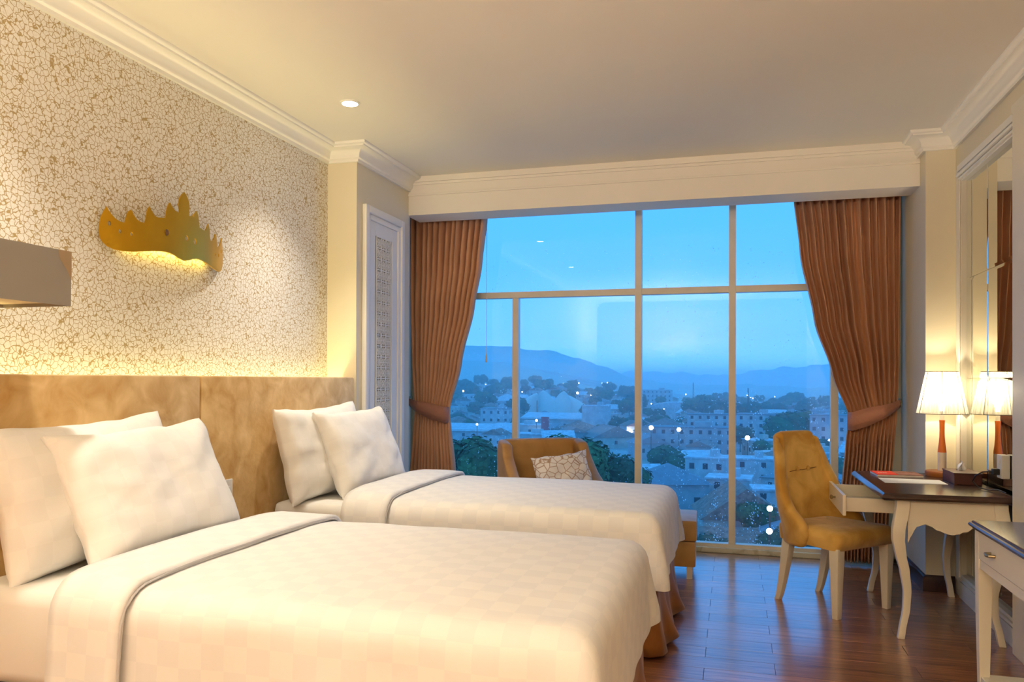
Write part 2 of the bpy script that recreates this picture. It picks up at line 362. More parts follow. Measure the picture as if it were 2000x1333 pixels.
# rain on the outside of the panes (far too many to count)
M_DROP = bpy.data.materials.new('rain_drop'); M_DROP.use_nodes = True
_n = M_DROP.node_tree; _n.nodes.clear(); _t = _n.nodes.new('ShaderNodeBsdfTranslucent'); _t.inputs[0].default_value = (.95, .97, 1, 1); _o = _n.nodes.new('ShaderNodeOutputMaterial'); _n.links.new(_t.outputs[0], _o.inputs[0])
dr = MB(); rng = random.Random(3)
def drop(x, z, r, st):
    k = 6; ring = [(x+r*math.cos(2*PI*i/k), .004, z+r*st*math.sin(2*PI*i/k)) for i in range(k)]
    dr.add(ring+[(x, .004+r*.6, z)], [(i, (i+1) % k, k) for i in range(k)])
for i in range(2000):
    x = rng.uniform(X0+.3, .9); t = rng.random(); z = .07+1.95*t**1.7 if rng.random() < .85 else 2.1+.35*t**2
    drop(x, z, rng.uniform(.0012, .0034), rng.uniform(1, 1.4))
for cx in (-.12, .17, .62, -1.9, -.4):
    for i in range(150):
        drop(cx+rng.gauss(0, .03), .08+rng.random()**1.2*1.2, rng.uniform(.0014, .004), rng.uniform(1, 2.2))
rd = dr.build('rain_drops', M_DROP, win, smooth=80, weld=False); rd['kind'] = 'stuff'

# ------------------------------------------------------------------ town outside
ZG = -24.0
def rayat(u, v):
    return FW+RT*((u-1000)/FPX)-UP*((v-CYPX)/FPX)
def place(u, dist):           # ground position straight below a sight line
    d = rayat(u, 745); k = dist/math.hypot(d.x, d.y)
    return d.x*k, d.y*k
def ground_z(x, y):
    d = math.hypot(x, y); a = math.degrees(math.atan2(-x, y))
    rise = max(0, (d-420)/900)*max(0, min(1, (a-4)/10))*42
    return ZG+rise+1.2*nz(x*.01, y*.01)
C = lambda r, g, b: (r, g, b)
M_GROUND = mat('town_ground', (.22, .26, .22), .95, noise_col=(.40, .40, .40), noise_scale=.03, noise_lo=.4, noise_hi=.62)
M_HILL_HAZED = mat('wooded_hill', (.34, .44, .40), .95, noise_col=(.40, .50, .45), noise_scale=.01)  # woodland tone lightened to stand in for haze over the far hills
WALLS = [mat('render_white', (.56, .56, .55), .8, noise_col=(.42, .42, .42), noise_scale=.4), mat('render_grey', (.40, .41, .42), .8, noise_col=(.30, .31, .32), noise_scale=.4), mat('render_beige', (.55, .50, .42), .8, noise_col=(.42, .38, .32), noise_scale=.4)]
ROOFS = [mat('roof_clay', (.34, .20, .15), .85, noise_col=(.17, .09, .07), noise_scale=1.2), mat('roof_slate', (.24, .25, .28), .8, noise_col=(.2, .2, .22), noise_scale=1), mat('roof_zinc', (.60, .63, .66), .55, noise_col=(.40, .42, .45), noise_scale=.7), mat('roof_brown', (.26, .21, .20), .85, noise_col=(.22, .15, .13), noise_scale=1.2)]
M_WIN = mat('dark_window', (.03, .04, .06), .2)
M_LEAF = mat('tree_leaf', (.02, .075, .025), .8, noise_col=(.05, .15, .04), noise_scale=.8)
M_LEAF2 = mat('tree_leaf_dark', (.02, .06, .03), .8, noise_col=(.04, .11, .045), noise_scale=.5)
M_BARK = mat('bark', (.08, .055, .04), .9)
M_SAIL = mat('tent_membrane', (.70, .66, .58), .6)

gm = MB(); rows = []
ds = [14, 40, 80, 120, 180, 260, 360, 480, 640, 860, 1150, 1500, 1900, 2400, 3200]
for d in ds:
    rows.append([(d*math.sin(R(a)), d*math.cos(R(a)), ground_z(d*math.sin(R(a)), d*math.cos(R(a)))) for a in range(-62, 50, 3)])
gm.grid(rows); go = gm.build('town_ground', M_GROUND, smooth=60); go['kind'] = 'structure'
go['label'] = 'dim ground of the town below the hotel window'
# distant ridges, outlines as they rise above the town
def ridge(name, dist, thick, tab, label, mt=M_HILL_HAZED, seed=0, bump=3):
    rows = []
    for k, fz in enumerate((0, .55, 1, .8, .3)):
        dd = dist+thick*(k-2)/2*.5; r_ = []
        for i in range(161):
            u = lerp(560, 1860, i/160); d = rayat(u, 745); s = dd/math.hypot(d.x, d.y)
            x, y = d.x*s, d.y*s
            v = interp(tab, u); h = EYE+(745-v)/FPX*dist*1.03
            zz = ZG-6+(h-ZG+6)*fz+bump*nz(x*.02, y*.02, seed)*fz*1.6+bump*.5*nz(x*.08, y*.08, seed)*fz
            r_.append((x, y, zz))
        rows.append(r_)
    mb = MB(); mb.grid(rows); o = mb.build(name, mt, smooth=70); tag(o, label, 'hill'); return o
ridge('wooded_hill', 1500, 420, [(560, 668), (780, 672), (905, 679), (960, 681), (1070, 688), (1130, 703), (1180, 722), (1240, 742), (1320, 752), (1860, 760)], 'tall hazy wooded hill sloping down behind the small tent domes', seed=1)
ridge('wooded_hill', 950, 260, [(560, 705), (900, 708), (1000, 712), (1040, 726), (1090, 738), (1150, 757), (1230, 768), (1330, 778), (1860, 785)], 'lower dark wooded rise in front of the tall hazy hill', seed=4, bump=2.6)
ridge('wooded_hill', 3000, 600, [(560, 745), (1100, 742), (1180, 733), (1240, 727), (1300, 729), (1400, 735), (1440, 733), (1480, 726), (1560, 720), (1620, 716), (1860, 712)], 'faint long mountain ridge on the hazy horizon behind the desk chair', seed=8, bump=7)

def tree_mesh(name, n, spread, leaf, mt, seed):
    rg = random.Random(seed); mb = MB(); lobes = []
    for i in range(9):
        a = rg.uniform(0, 2*PI); rr = rg.uniform(.1, .62)
        lobes.append((Vector((rr*math.cos(a), rr*math.sin(a), rg.uniform(-.25, .5)*spread)), rg.uniform(.38, .6)))
    for i in range(n):
        c, r_ = rg.choice(lobes); d = Vector((rg.gauss(0, 1), rg.gauss(0, 1), rg.gauss(0, 1))).normalized(); p = c+d*r_*rg.uniform(.82, 1.06)
        t = d.cross(Vector((rg.gauss(0, 1), rg.gauss(0, 1), rg.gauss(0, 1)))).normalized(); b = d.cross(t); t = (t+d*rg.uniform(-.5, .5))*leaf*rg.uniform(.6, 1.3); b = b*leaf*rg.uniform(.5, 1)
        mb.add([p-t, p+b*.8, p+t, p-b*.8], [(0, 1, 2, 3)])
    for c, r_ in lobes:
        mb.lathe([(r_*.86*math.sin(PI*k/6)+.001, c.z-r_*.86*math.cos(PI*k/6)) for k in range(7)], 9, c.x, c.y)
    return mb.build(name, mt, weld=False, mesh_only=True)
CROWN = [tree_mesh('crown', 2600, 1, .085, M_LEAF, 1), tree_mesh('crown', 2600, 1.1, .08, M_LEAF2, 2)]
CROWN_S = [tree_mesh('crown', 420, .8, .16, M_LEAF2, 5), tree_mesh('crown', 420, .9, .16, M_LEAF, 6)]
TRUNK = MB().tube([(0, 0, 0), (.03, 0, .5), (0, .02, 1)], [.09, .06, .05], 7).build('trunk', M_BARK, mesh_only=True)
def tree(u, dist, vtop, rad, label, group=None, small=False, kind=None, squash=.85):
    x, y = place(u, dist); g = ground_z(x, y); top = EYE+(745-vtop)/FPX*dist
    top = max(top, g+rad*1.3)
    t = empty('tree', (x, y, g), random.uniform(0, 6))
    k = random.randrange(2) if kind is None else kind
    child('crown', (CROWN_S if small else CROWN)[k], t, (0, 0, top-g-rad*squash), sc=(rad, rad, rad*squash))
    child('trunk', TRUNK, t, (0, 0, -.5), sc=(rad*.6, rad*.6, max(.6, top-g-rad*squash+.5)))
    tag(t, label, 'tree', group); return t

def house(u, dist, wd, dp, ht, rz, roof, wallm, roofm, label, group=None, rh=None, name='house', wins=3, floors=1, u_is_x=None):
    x, y = place(u, dist); g = ground_z(x, y)
    h = empty(name, (x, y, g), rz)
    W, D = wd/2, dp/2
    MB().box(-W, W, -D, D, -1, ht).build('wall', wallm, h)
    rh = rh or (wd*.22)
    if roof == 'gable':
        e = .6; MB().prism([(-W-e, ht-.15), (W+e, ht-.15), (0, ht+rh)], 'y', -D-e, D+e).build('roof', roofm, h)
    elif roof == 'hip':
        e = .7; q = max(0, D-W*.8); MB().add([(-W-e, -D-e, ht-.1), (W+e, -D-e, ht-.1), (W+e, D+e, ht-.1), (-W-e, D+e, ht-.1), (0, -q, ht+rh), (0, q+.01, ht+rh)], [(0, 1, 4), (1, 2, 5, 4), (2, 3, 5), (3, 0, 4, 5), (3, 2, 1, 0)]).build('roof', roofm, h)
    elif roof == 'barrel':
        MB().prism([(-W*1.03*math.cos(PI*i/10), ht+rh*math.sin(PI*i/10)) for i in range(11)][::-1], 'y', -D-.3, D+.3).build('roof', roofm, h, smooth=40)
    elif roof == 'shed':
        MB().add([(-W-.6, -D-1, ht-.6), (W+.6, -D-1, ht-.6), (W+.6, D+.4, ht+rh), (-W-.6, D+.4, ht+rh), (-W-.6, -D-1, ht-.4), (W+.6, -D-1, ht-.4), (W+.6, D+.4, ht+rh+.2), (-W-.6, D+.4, ht+rh+.2)], [(3,2,1,0),(4,5,6,7),(0,1,5,4),(1,2,6,5),(2,3,7,6),(3,0,4,7)]).build('roof', roofm, h)
    else:
        r_ = MB().box(-W-.3, W+.3, -D-.3, D+.3, ht, ht+.35).build('roof', roofm, h)
        MB().box(W*.1, W*.5, -D*.3, D*.4, ht+.35, ht+1.9).build('stair_head', wallm, r_)
    if wins:
        wm = MB().box(-.55, .55, -.08, .05, 0, 1.3).build('window', M_WIN, mesh_only=True)
        for f in range(floors):
            zz = ht/floors*f+ht/floors*.38
            for i in range(wins):
                xx = lerp(-W, W, (i+.5)/wins); child('window', wm, h, (xx, -D, zz))
            for i in range(max(1, int(wins*dp/wd))):
                n_ = max(1, int(wins*dp/wd)); child('window', wm, h, (W if rz > 0 else -W, lerp(-D, D, (i+.5)/n_), zz), (0, 0, PI/2))
    tag(h, label, 'house' if name == 'house' else 'building', group)
    return h
# houses that can be told apart
house(1445, 128, 12.5, 13, 4.2, R(8), 'gable', WALLS[2], ROOFS[0], 'rust gable-roofed house low in the window under the slim mullion', rh=4.6, wins=2)
house(1398, 112, 11, 6, 2.6, R(6), 'shed', WALLS[1], ROOFS[0], 'low rust lean-to roof in front of the rust gable house', rh=1.6, wins=2)
house(1540, 118, 10, 8, 3.2, R(-12), 'hip', WALLS[1], ROOFS[1], 'dark slate hipped roof beside the bright white street lamp', wins=2)
house(1522, 146, 9, 6, 5.5, R(4), 'flat', WALLS[0], ROOFS[2], 'white flat-roofed block just behind the rust gable house', wins=3, floors=2)
house(1425, 158, 8, 7, 5.8, R(-5), 'flat', WALLS[0], ROOFS[2], 'small white two-storey house touching the slim mullion', wins=2, floors=2)
house(1305, 150, 13, 11, 6, R(14), 'hip', WALLS[1], ROOFS[1], 'large dark hipped roof seen just past the bed foot', rh=3.2, wins=3)
house(1385, 185, 9, 8, 7.5, R(-10), 'flat', WALLS[0], ROOFS[2], 'white two-storey house with pale canopy above dark hip roof', wins=3, floors=2)
house(1365, 225, 12, 8, 4, R(18), 'shed', WALLS[1], ROOFS[2], 'bright zinc lean-to roof in the middle of the town', rh=1.5, wins=0)
house(1470, 205, 10, 8, 6, R(0), 'flat', WALLS[0], ROOFS[2], 'white box house behind the chair with a zinc roof', wins=2, floors=2)
house(1350, 270, 27, 9, 9.5, R(3), 'flat', WALLS[1], ROOFS[1], 'long grey three-storey block with rows of small windows', wins=9, floors=3, name='apartment_block')
house(1300, 330, 24, 12, 5, R(-4), 'hip', WALLS[0], ROOFS[3], 'broad brown-roofed hall below the pair of glowing lamps', wins=4)
house(1265, 262, 11, 9, 5, R(22), 'gable', WALLS[1], ROOFS[1], 'grey gable house peeking out beside the wide mullion', wins=2)
house(1390, 345, 20, 10, 11, R(5), 'flat', WALLS[0], ROOFS[1], 'pale four-storey block beside the slim mullion', wins=6, floors=4, name='apartment_block')
house(1480, 330, 15, 12, 12, R(-8), 'flat', WALLS[0], ROOFS[1], 'pale square tower block behind the top of the chair', wins=4, floors=4, name='apartment_block')
house(1621, 300, 12, 10, 13, R(-14), 'flat', WALLS[1], ROOFS[1], 'dark tower with lit windows beside the tied curtain', wins=4, floors=4, name='apartment_block')
house(1575, 380, 26, 12, 8, R(-6), 'flat', WALLS[0], ROOFS[2], 'wide white building between the chair and the tied curtain', wins=7, floors=3, name='apartment_block')
house(1325, 560, 38, 16, 6, R(2), 'barrel', WALLS[0], ROOFS[2], 'white barrel-roofed shed among the far trees', rh=4, wins=0, name='warehouse')
house(1284, 720, 26, 12, 15, R(0), 'flat', WALLS[0], ROOFS[2], 'pale hotel block standing alone on the far slope', wins=7, floors=4, name='apartment_block')
house(1020, 352, 24, 12, 5, R(2), 'flat', WALLS[0], ROOFS[2], 'long white flat roof right below the tent domes', wins=5, name='warehouse')
house(1085, 395, 32, 12, 6.5, R(-3), 'shed', WALLS[0], ROOFS[2], 'wide white shed roof under the tent peaks', rh=2, wins=5, name='warehouse')
house(1165, 372, 12, 10, 13, R(0), 'flat', WALLS[0], ROOFS[2], 'tall white blank-walled block beside the tent domes', wins=0, name='warehouse')
house(1190, 300, 18, 13, 4.5, R(32), 'gable', WALLS[2], ROOFS[3], 'brown gable roof above the big round tree', wins=3, rh=4)
house(1130, 330, 16, 12, 5, R(-15), 'hip', WALLS[0], ROOFS[0], 'rust hipped roof between the white sheds', wins=3)
house(1035, 300, 20, 10, 5, R(0), 'flat', WALLS[0], ROOFS[2], 'white low shop roof just above the tan armchair', wins=4)
house(970, 385, 14, 11, 11, R(8), 'flat', WALLS[0], ROOFS[1], 'white stepped block left of the thin mullion', wins=4, floors=3, name='apartment_block')
house(940, 330, 30, 12, 4.5, R(4), 'shed', WALLS[0], ROOFS[2], 'long pale market roof between curtain and thin mullion', rh=1.8, wins=5, name='warehouse')
house(917, 250, 6, 6, 5, R(0), 'flat', WALLS[0], ROOFS[2], 'small lit white kiosk beside the lower curtain edge', wins=1)
house(935, 560, 20, 8, 8, R(0), 'flat', WALLS[0], ROOFS[2], 'white hillside building with a lit front near the curtain', wins=5, floors=2, name='apartment_block')
house(990, 540, 22, 10, 5, R(3), 'hip', WALLS[0], ROOFS[2], 'pale hillside hall left of the thin mullion', wins=5)
# red hoarding
x, y = place(1065, 318); bo = empty('billboard', (x, y, ground_z(x, y)), 0)
MB().box(-1.6, 1.6, -.2, .2, 4, 10.5).build('panel', mat('red_hoarding', (.55, .05, .07), .6), bo); MB().box(-.2, .2, .25, .5, -1, 8).build('post', M_METAL, bo)
tag(bo, 'narrow red hoarding among the white roofs', 'billboard')
# white tent domes
tp = empty('tent_pavilion', (*place(1080, 480), ground_z(*place(1080, 480))))
for u, w_, h_, lean in [(1024, 19, 14.5, .42), (1066, 21, 16.5, -.08), (1094, 20, 16.5, .12), (1132, 22, 15, -.42)]:
    x, y = place(u, 480); g = ground_z(x, y); rows = []
    for i in range(13):
        a = i/12; zz = h_*a; hw = w_/2*(1-a)**.62+.06
        rows.append([(hw*b*(1+.05*math.sin(b*9))+lean*w_*a*a, 5*(1-a)*(b*b)-3.5*(1-a)*math.cos(b*1.4), zz*(1-.16*b*b*(1-a))) for b in [j/14*2-1 for j in range(15)]])
    mb = MB(); mb.grid(rows); o = mb.build('membrane', M_SAIL, tp, smooth=80); o.location = (x-tp.location.x, y-tp.location.y, g-tp.location.z)
    s_ = o.modifiers.new('thickness', 'SOLIDIFY'); s_.thickness = .3
    MB().tube([(lean*w_, .5, 0), (lean*w_, .5, h_+.5)], .25, 6).build('mast', M_METAL, o)
tag(tp, 'pale tent pavilion with four pointed sails below the tall hill', 'tent')
# masts
for u, d_, h_, lb in [(1354, 640, 24, 'thin lattice mast standing above the far roofs'), (1461, 420, 22, 'thin radio mast rising just right of the slim mullion')]:
    x, y = place(u, d_); g = ground_z(x, y); t = empty('radio_mast', (x, y, g))
    for a in range(3): MB().tube([(1.2*math.cos(a*2.1), 1.2*math.sin(a*2.1), 0), (0.1*math.cos(a*2.1), .1*math.sin(a*2.1), h_)], .14, 5).build('leg', M_METAL, t)
    mb = MB()
    for k in range(10):
        rr = 1.2*(1-k/10)+.1; mb.tube([(rr*math.cos(a*2.1), rr*math.sin(a*2.1), h_*k/10) for a in (0, 1, 2, 3)], .08, 4)
    mb.build('bracing', M_METAL, t); tag(t, lb, 'mast')
# trees that can be told apart
tree(935, 88, 849, 5.2, 'big round dark tree between the curtain and the tan armchair', kind=0)
tree(905, 96, 872, 4.0, 'smaller round tree half behind the lower curtain', kind=1)
tree(1120, 84, 843, 5.0, 'large round tree behind the patterned cushion', kind=0)
tree(1185, 92, 868, 4.6, 'broad tree whose crown spreads right of the armchair', kind=1)
tree(1225, 100, 898, 3.6, 'feathery tree beside the wide mullion above the bed', kind=0)
tree(1310, 215, 868, 6.5, 'leafy tree in the roofs right of the wide mullion', kind=0)
tree(1548, 300, 826, 12, 'wide dark tree behind the chair top', kind=0)
tree(1475, 122, 962, 3.8, 'bush-like tree in the rust gable house garden', kind=0)
tree(1560, 112, 1002, 3.4, 'low garden tree behind the chair seat', kind=1)
tree(1600, 170, 905, 5, 'garden tree between chair back and curtain', kind=0)
tree(1520, 108, 1018, 3.0, 'low leafy tree at the bottom of the window by the white lamp', kind=1)
tree(1395, 104, 1030, 2.8, 'low shrub-like tree at the window foot by the lean-to roof', kind=1)
tree(1610, 118, 985, 3.6, 'garden tree half hidden by the lower tied curtain', kind=0)
tree(1405, 470, 788, 12, 'dark tree clump beside the slim mullion under the ridge', kind=1)
# far houses and trees: told apart by look and by the window bay they stand in
rg = random.Random(11)
taken = []
for ob in list(COL.objects):
    if ob.parent is None and ob.get('category') in ('house', 'building', 'tree', 'tent', 'mast', 'billboard'): taken.append((ob.location.x, ob.location.y, 14 if ob.get('category') in ('building', 'tent') else 8))
def free(x, y, r_):
    for a, b, c in taken:
        if (a-x)**2+(b-y)**2 < (c+r_)**2: return False
    taken.append((x, y, r_)); return True
def bay(u):
    return 'pane beside the curtain' if u < 960 else 'pane with the tent domes' if u < 1247 else 'pane over the bed foot' if u < 1430 else 'pane behind the chair'
kinds_ = [('gable', 0, 'rust gabled'), ('hip', 1, 'dark slate hipped-roof'), ('flat', 2, 'pale flat-roofed'), ('shed', 2, 'zinc lean-to'), ('gable', 3, 'brown gabled'), ('hip', 0, 'rust hipped-roof'), ('flat', 1, 'grey flat-roofed'), ('shed', 1, 'slate lean-to')]
protos = []
for k, (rf, rc, nm) in enumerate(kinds_):
    protos.append(house(1000, 600, rg.uniform(8, 13), rg.uniform(7, 11), rg.uniform(3.2, 7), 0, rf, WALLS[k % 3], ROOFS[rc], 'x', 'distant town houses', wins=2))
used = set(); n_far = tries = 0
while n_far < 275 and tries < 6000:
    tries += 1
    u = rg.uniform(885, 1665) if rg.random() < .8 else rg.uniform(700, 1900); d_ = 122+rg.random()**1.15*680
    if u < 1250 and d_ < 290: continue
    x, y = place(u, d_)
    if not free(x, y, 6.2): continue
    k = rg.randrange(8); ob = protos[k] if k not in used else copy_tree(protos[k])
    used.add(k); ob.location = (x, y, ground_z(x, y)); ob.rotation_euler = (0, 0, rg.uniform(-.6, .6)); s = rg.uniform(.75, 1.0); ob.scale = (s, s, s)
    ob['label'] = '%s %s house in the town, %s' % ('hazy' if d_ > 420 else 'small', kinds_[k][2], bay(u)); n_far += 1
n_t = tries = 0
while n_t < 215 and tries < 6000:
    tries += 1
    u = rg.uniform(885, 1665) if rg.random() < .8 else rg.uniform(700, 1900); d_ = 190+rg.random()**.8*620
    if u < 1250: d_ = max(d_, 320)
    x, y = place(u, d_); r_ = rg.uniform(3, 5.2) if d_ < 450 else rg.uniform(4.5, 8.5)
    if not free(x, y, r_*1.0): continue
    g = ground_z(x, y); t = empty('tree', (x, y, g), rg.uniform(0, 6)); k = rg.randrange(2)
    child('crown', CROWN_S[k], t, (0, 0, r_*1.15), sc=(r_, r_, r_*.85)); child('trunk', TRUNK, t, (0, 0, -.5), sc=(r_*.6, r_*.6, r_*.9))
    tag(t, '%s tree far off among the roofs, %s' % (('dark', 'green')[k], bay(u)), 'tree', 'distant town trees'); n_t += 1
# lamps in the town
LW = emitter('town_lamp_white', (.95, .98, 1.0), 26, False); LY = emitter('town_lamp_green', (.85, 1.0, .55), 22, False); LO = emitter('town_lamp_orange', (1, .75, .4), 14, False)
def lamp_post(u, dist, v, r_, mt, label, group=None):
    x, y = place(u, dist); z = EYE+(745-v)/FPX*dist; g = ground_z(x, y); z = max(z, g+2)
    t = empty('street_lamp', (x, y, g)); h = z-g
    MB().lathe([(r_*math.sin(PI*k/6)+.001, h-r_*math.cos(PI*k/6)) for k in range(7)], 10).build('globe', mt, t, smooth=60)
    MB().tube([(0, 0, -.5), (0, 0, h-r_*.9)], .12, 6).build('post', M_METAL, t); tag(t, label, 'street lamp', group)
lamp_post(1504, 104, 982, .36, LY, 'greenish glowing street lamp behind the chair back')
lamp_post(1503, 98, 1024, .36, LW, 'bright white street lamp low behind the chair seat')
lamp_post(1326, 240, 839, .6, LW, 'bright white lamp in the town right of the wide mullion')
lamp_post(1272, 240, 836, .65, LW, 'wide white glowing lamp nearest the wide mullion')
lamp_post(1232, 330, 844, .7, LW, 'white lamp glowing just left of the wide mullion')
lamp_post(1460, 240, 852, .65, LW, 'white lamp glowing right of the slim mullion by the chair')
lamp_post(1621, 290, 853, .55, LW, 'bluish white lamp beside the tied curtain')
lamp_post(1048, 340, 824, .5, LW, 'small lamp between the tent domes and the white sheds')
lamp_post(932, 300, 832, .4, LW, 'single lamp above the big round tree')
lamp_post(914, 560, 778, .6, LO, 'warm orange lamp on the hillside beside the curtain')
lamp_post(905, 560, 767, .6, LY, 'yellow lamp uppermost on the hillside beside the curtain')
for i in range(60):
    u = rg.uniform(890, 1670); d_ = rg.uniform(500, 1150); v = 745+FPX*(1.35-(ground_z(*place(u, d_))+6))/d_
    lamp_post(u, d_, v, rg.uniform(.3, .5)*d_/800, rg.choice((LW, LW, LO)), 'pinpoint lamp in the far haze, '+bay(u), 'far town lights')
lamp_post(1128, 640, 770, .9, LY, 'elongated bright lamp above the last tent sail')
# evening haze over the town
hz = MB().box(-2600, 2600, 30, 3600, ZG-30, 40).build('evening_haze', None or mat('haze_dummy', (.5, .5, .5)))
hm = bpy.data.materials.new('haze'); hm.use_nodes = True; n = hm.node_tree; n.nodes.clear()
vo = n.nodes.new('ShaderNodeVolumeScatter'); vo.inputs['Color'].default_value = (1, 1, 1, 1); vo.inputs['Density'].default_value = .0008; vo.inputs['Anisotropy'].default_value = 0.45
oo = n.nodes.new('ShaderNodeOutputMaterial'); n.links.new(vo.outputs[0], oo.inputs['Volume'])
hz.data.materials.clear(); hz.data.materials.append(hm)
tag(hz, 'blue evening haze hanging over the town', 'haze', kind='stuff')

# ------------------------------------------------------------------ headboard with its cove strip
def headboard(y0, y1, label):
    h = empty('headboard', (XP, (y0+y1)/2, 0)); L_ = (y1-y0)/2-.003
    mb = MB(); mb.box(-.115, 0, -L_, L_, .05, 1.365)
    mb.build('upholstered_panel', M_HEAD, h, bevel=.018, smooth=50)
    MB().box(-.125, -.113, -L_+.02, L_-.02, .02, 1.33).build('backing_board', M_DARK, h)
    MB().box(-.20, -.18, -L_, L_, 1.215, 1.225).build('light_strip', emitter('led_strip', (1, .82, .35), 5, False), h)
    light('strip_light', 'AREA', (-.175, 0, 1.235), COVE_W*(L_*2)/1.6, (1, .90, .42), h, (PI, R(0), 0), shape='RECTANGLE', size=.05, size_y=L_*2)
    tag(h, label, 'headboard'); return h
headboard(1.64, 3.243, 'gold velvet headboard panel behind the bed closest to the camera')
headboard(3.243, 4.845, 'gold velvet headboard panel behind the bed by the window')
sw = empty('wall_switch', (XP+.001, 3.44, .78)); MB().box(0, .01, -.04, .04, -.06, .06).build('plate', M_PLASTIC, sw, bevel=.003); MB().box(.01, .014, -.015, .015, -.025, .025).build('rocker', M_PLASTIC, sw, bevel=.002)
tag(sw, 'cream switch plate on the headboard between the beds', 'switch')

# ------------------------------------------------------------------ beds
def bend(e, r):
    if e <= 0: return e, 0
    if e < PI*r/2: return r*math.sin(e/r), r*(1-math.cos(e/r))
    return r+.02*min(1, (e-PI*r/2)/.3), r+(e-PI*r/2)
def drape(name, parent, mt, a0, b_start, b0, drop, r, ztop, res=.03, foot=True, thick=0, puff=.012, seed=0, hem=0):
    """cloth over a mattress: local x runs to the foot, y across; (a, b) are cloth coordinates"""
    ext = drop+.57*r
    na = int(2*(a0+ext)/res); bmax = b0+(ext if foot else 0); nb = max(2, int((bmax-b_start)/res))
    pts = []; uvs = []
    for i in range(nb+1):
        b = lerp(b_start, bmax, i/nb); r_ = []
        for j in range(na+1):
            a = lerp(-a0-ext, a0+ext, j/na); s = 1 if a >= 0 else -1
            ea, eb = abs(a)-a0, (b-b0) if foot else -1
            if ea > 0 and eb > 0:
                e = max(ea, eb); of, dn = bend(e, r); ph = math.atan2(eb, ea)
                px = b0+of*math.sin(ph)*1.0; py = s*(a0+of*math.cos(ph)); k = math.sin(2*ph)
                px += .05*k*min(1, dn/.3); py += s*.045*k*min(1, dn/.3)
            else:
                oa, da = bend(ea, r); ob, db = bend(eb, r) if foot else (b-b0, 0)
                px = b0+ob; py = s*(a0+oa); dn = max(da, db)
            t = max(0, 1-max(0, -ea)/.12)*0
            z = ztop-dn+puff*(1-min(1, (py/(a0+r))**4))*(1-min(1, (max(0, px)/(b0+r))**6 if px > 0 else 0))
            z += .006*nz(px*4, py*4, seed)
            if dn > r*.6:
                w_ = min(1, dn/.3); ww = .014*w_*nz(px*5, py*5, seed+z*1.5)
                if ea > eb: py += s*ww*1.2
                else: px += ww*1.2
            r_.append((px, py, z)); uvs.append((b, a))
        pts.append(r_)
    mb = MB(); mb.grid(pts); o = mb.build(name, mt, parent, smooth=60, weld=False)
    uvl = o.data.uv_layers.new(name='UVMap'); vi = [l.vertex_index for l in o.data.loops]
    for k, v in enumerate(vi): uvl.data[k].uv = uvs[v]
    if thick:
        s_ = o.modifiers.new('thickness', 'SOLIDIFY'); s_.thickness = thick; s_.offset = 1
    return o
def skirt(parent, x0, x1, a0, ztop, seed):
    path = []; n = 0
    P = [(x0, -a0), (x1, -a0), (x1, a0), (x0, a0)]; pts = []
    for (xa, ya), (xb, yb) in zip(P, P[1:]):
        L_ = math.hypot(xb-xa, yb-ya); k = int(L_/.02)
        for i in range(k): pts.append((lerp(xa, xb, i/k), lerp(ya, yb, i/k), (yb-ya)/L_, -(xb-xa)/L_))
    rows = []
    for q in range(7):
        t = q/6; r_ = []
        for i, (x, y, nx, ny) in enumerate(pts):
            s = i*.02; wv = math.sin(s*2*PI/.24+seed+1.2*nz(s*1.3, seed))*.5+.5*math.sin(s*2*PI/.52+seed*2)
            of = .012+t*t*(.045+.045*wv)
            r_.append((x+nx*of, y+ny*of, lerp(ztop, .025+.012*wv, t)))
        rows.append(r_)
    mb = MB(); mb.grid(rows); o = mb.build('bed_skirt', M_SKIRT, parent, smooth=70)
    s_ = o.modifiers.new('thickness', 'SOLIDIFY'); s_.thickness = .006
    return o
def bed(yc, half, label, seed):
    b = empty('bed', (XP+.015, yc, 0)); LEN = 2.115
    MB().box(.0, LEN-.04, -half+.04, half-.04, .06, .36).build('base', M_SKIRT, b)
    for sx in (.1, LEN-.15):
        for sy in (-1, 1): MB().lathe([(.03, 0), (.035, .065)], 10, sx, sy*(half-.15)).build('foot', M_BLACK, b)
    mb = MB(); mb.box(0, LEN-.01, -half+.01, half-.01, .36, .672); mb.build('mattress', M_SHEET, b, bevel=.05, smooth=60)
    skirt(b, 0.0, LEN-.02, half-.02, .37, seed)
    drape('duvet', b, M_DUVET, half-.06, .60, LEN-.075, .345, .085, .70, puff=.022, seed=seed)
    fo = drape('duvet_fold', b, M_DUVET, half-.058, .45, .712, .365, .09, .708, res=.028, foot=False, thick=.02, puff=.03, seed=seed+3)
    # piping along the turned edge
    ext = .365+.57*.09; path = []
    for j in range(70):
        a = lerp(-(half-.058)-ext, half-.058+ext, j/69); s = 1 if a >= 0 else -1; of, dn = bend(abs(a)-(half-.058), .11)
        py = s*(half-.058+of) if abs(a) > half-.058 else a
        path.append((.714, py, .735-dn-.03*min(1, abs(py/(half+.03))**4)))
    MB().tube(path, .0045, 6).build('piping', M_PIPE, fo, smooth=60)
    tag(b, label, 'bed', 'twin beds'); return b
bed(2.62, .645, 'white-made twin bed closest to the camera with brown skirt', 1.0)
bed(4.42, .60, 'white-made twin bed nearer the big window with brown skirt', 2.3)

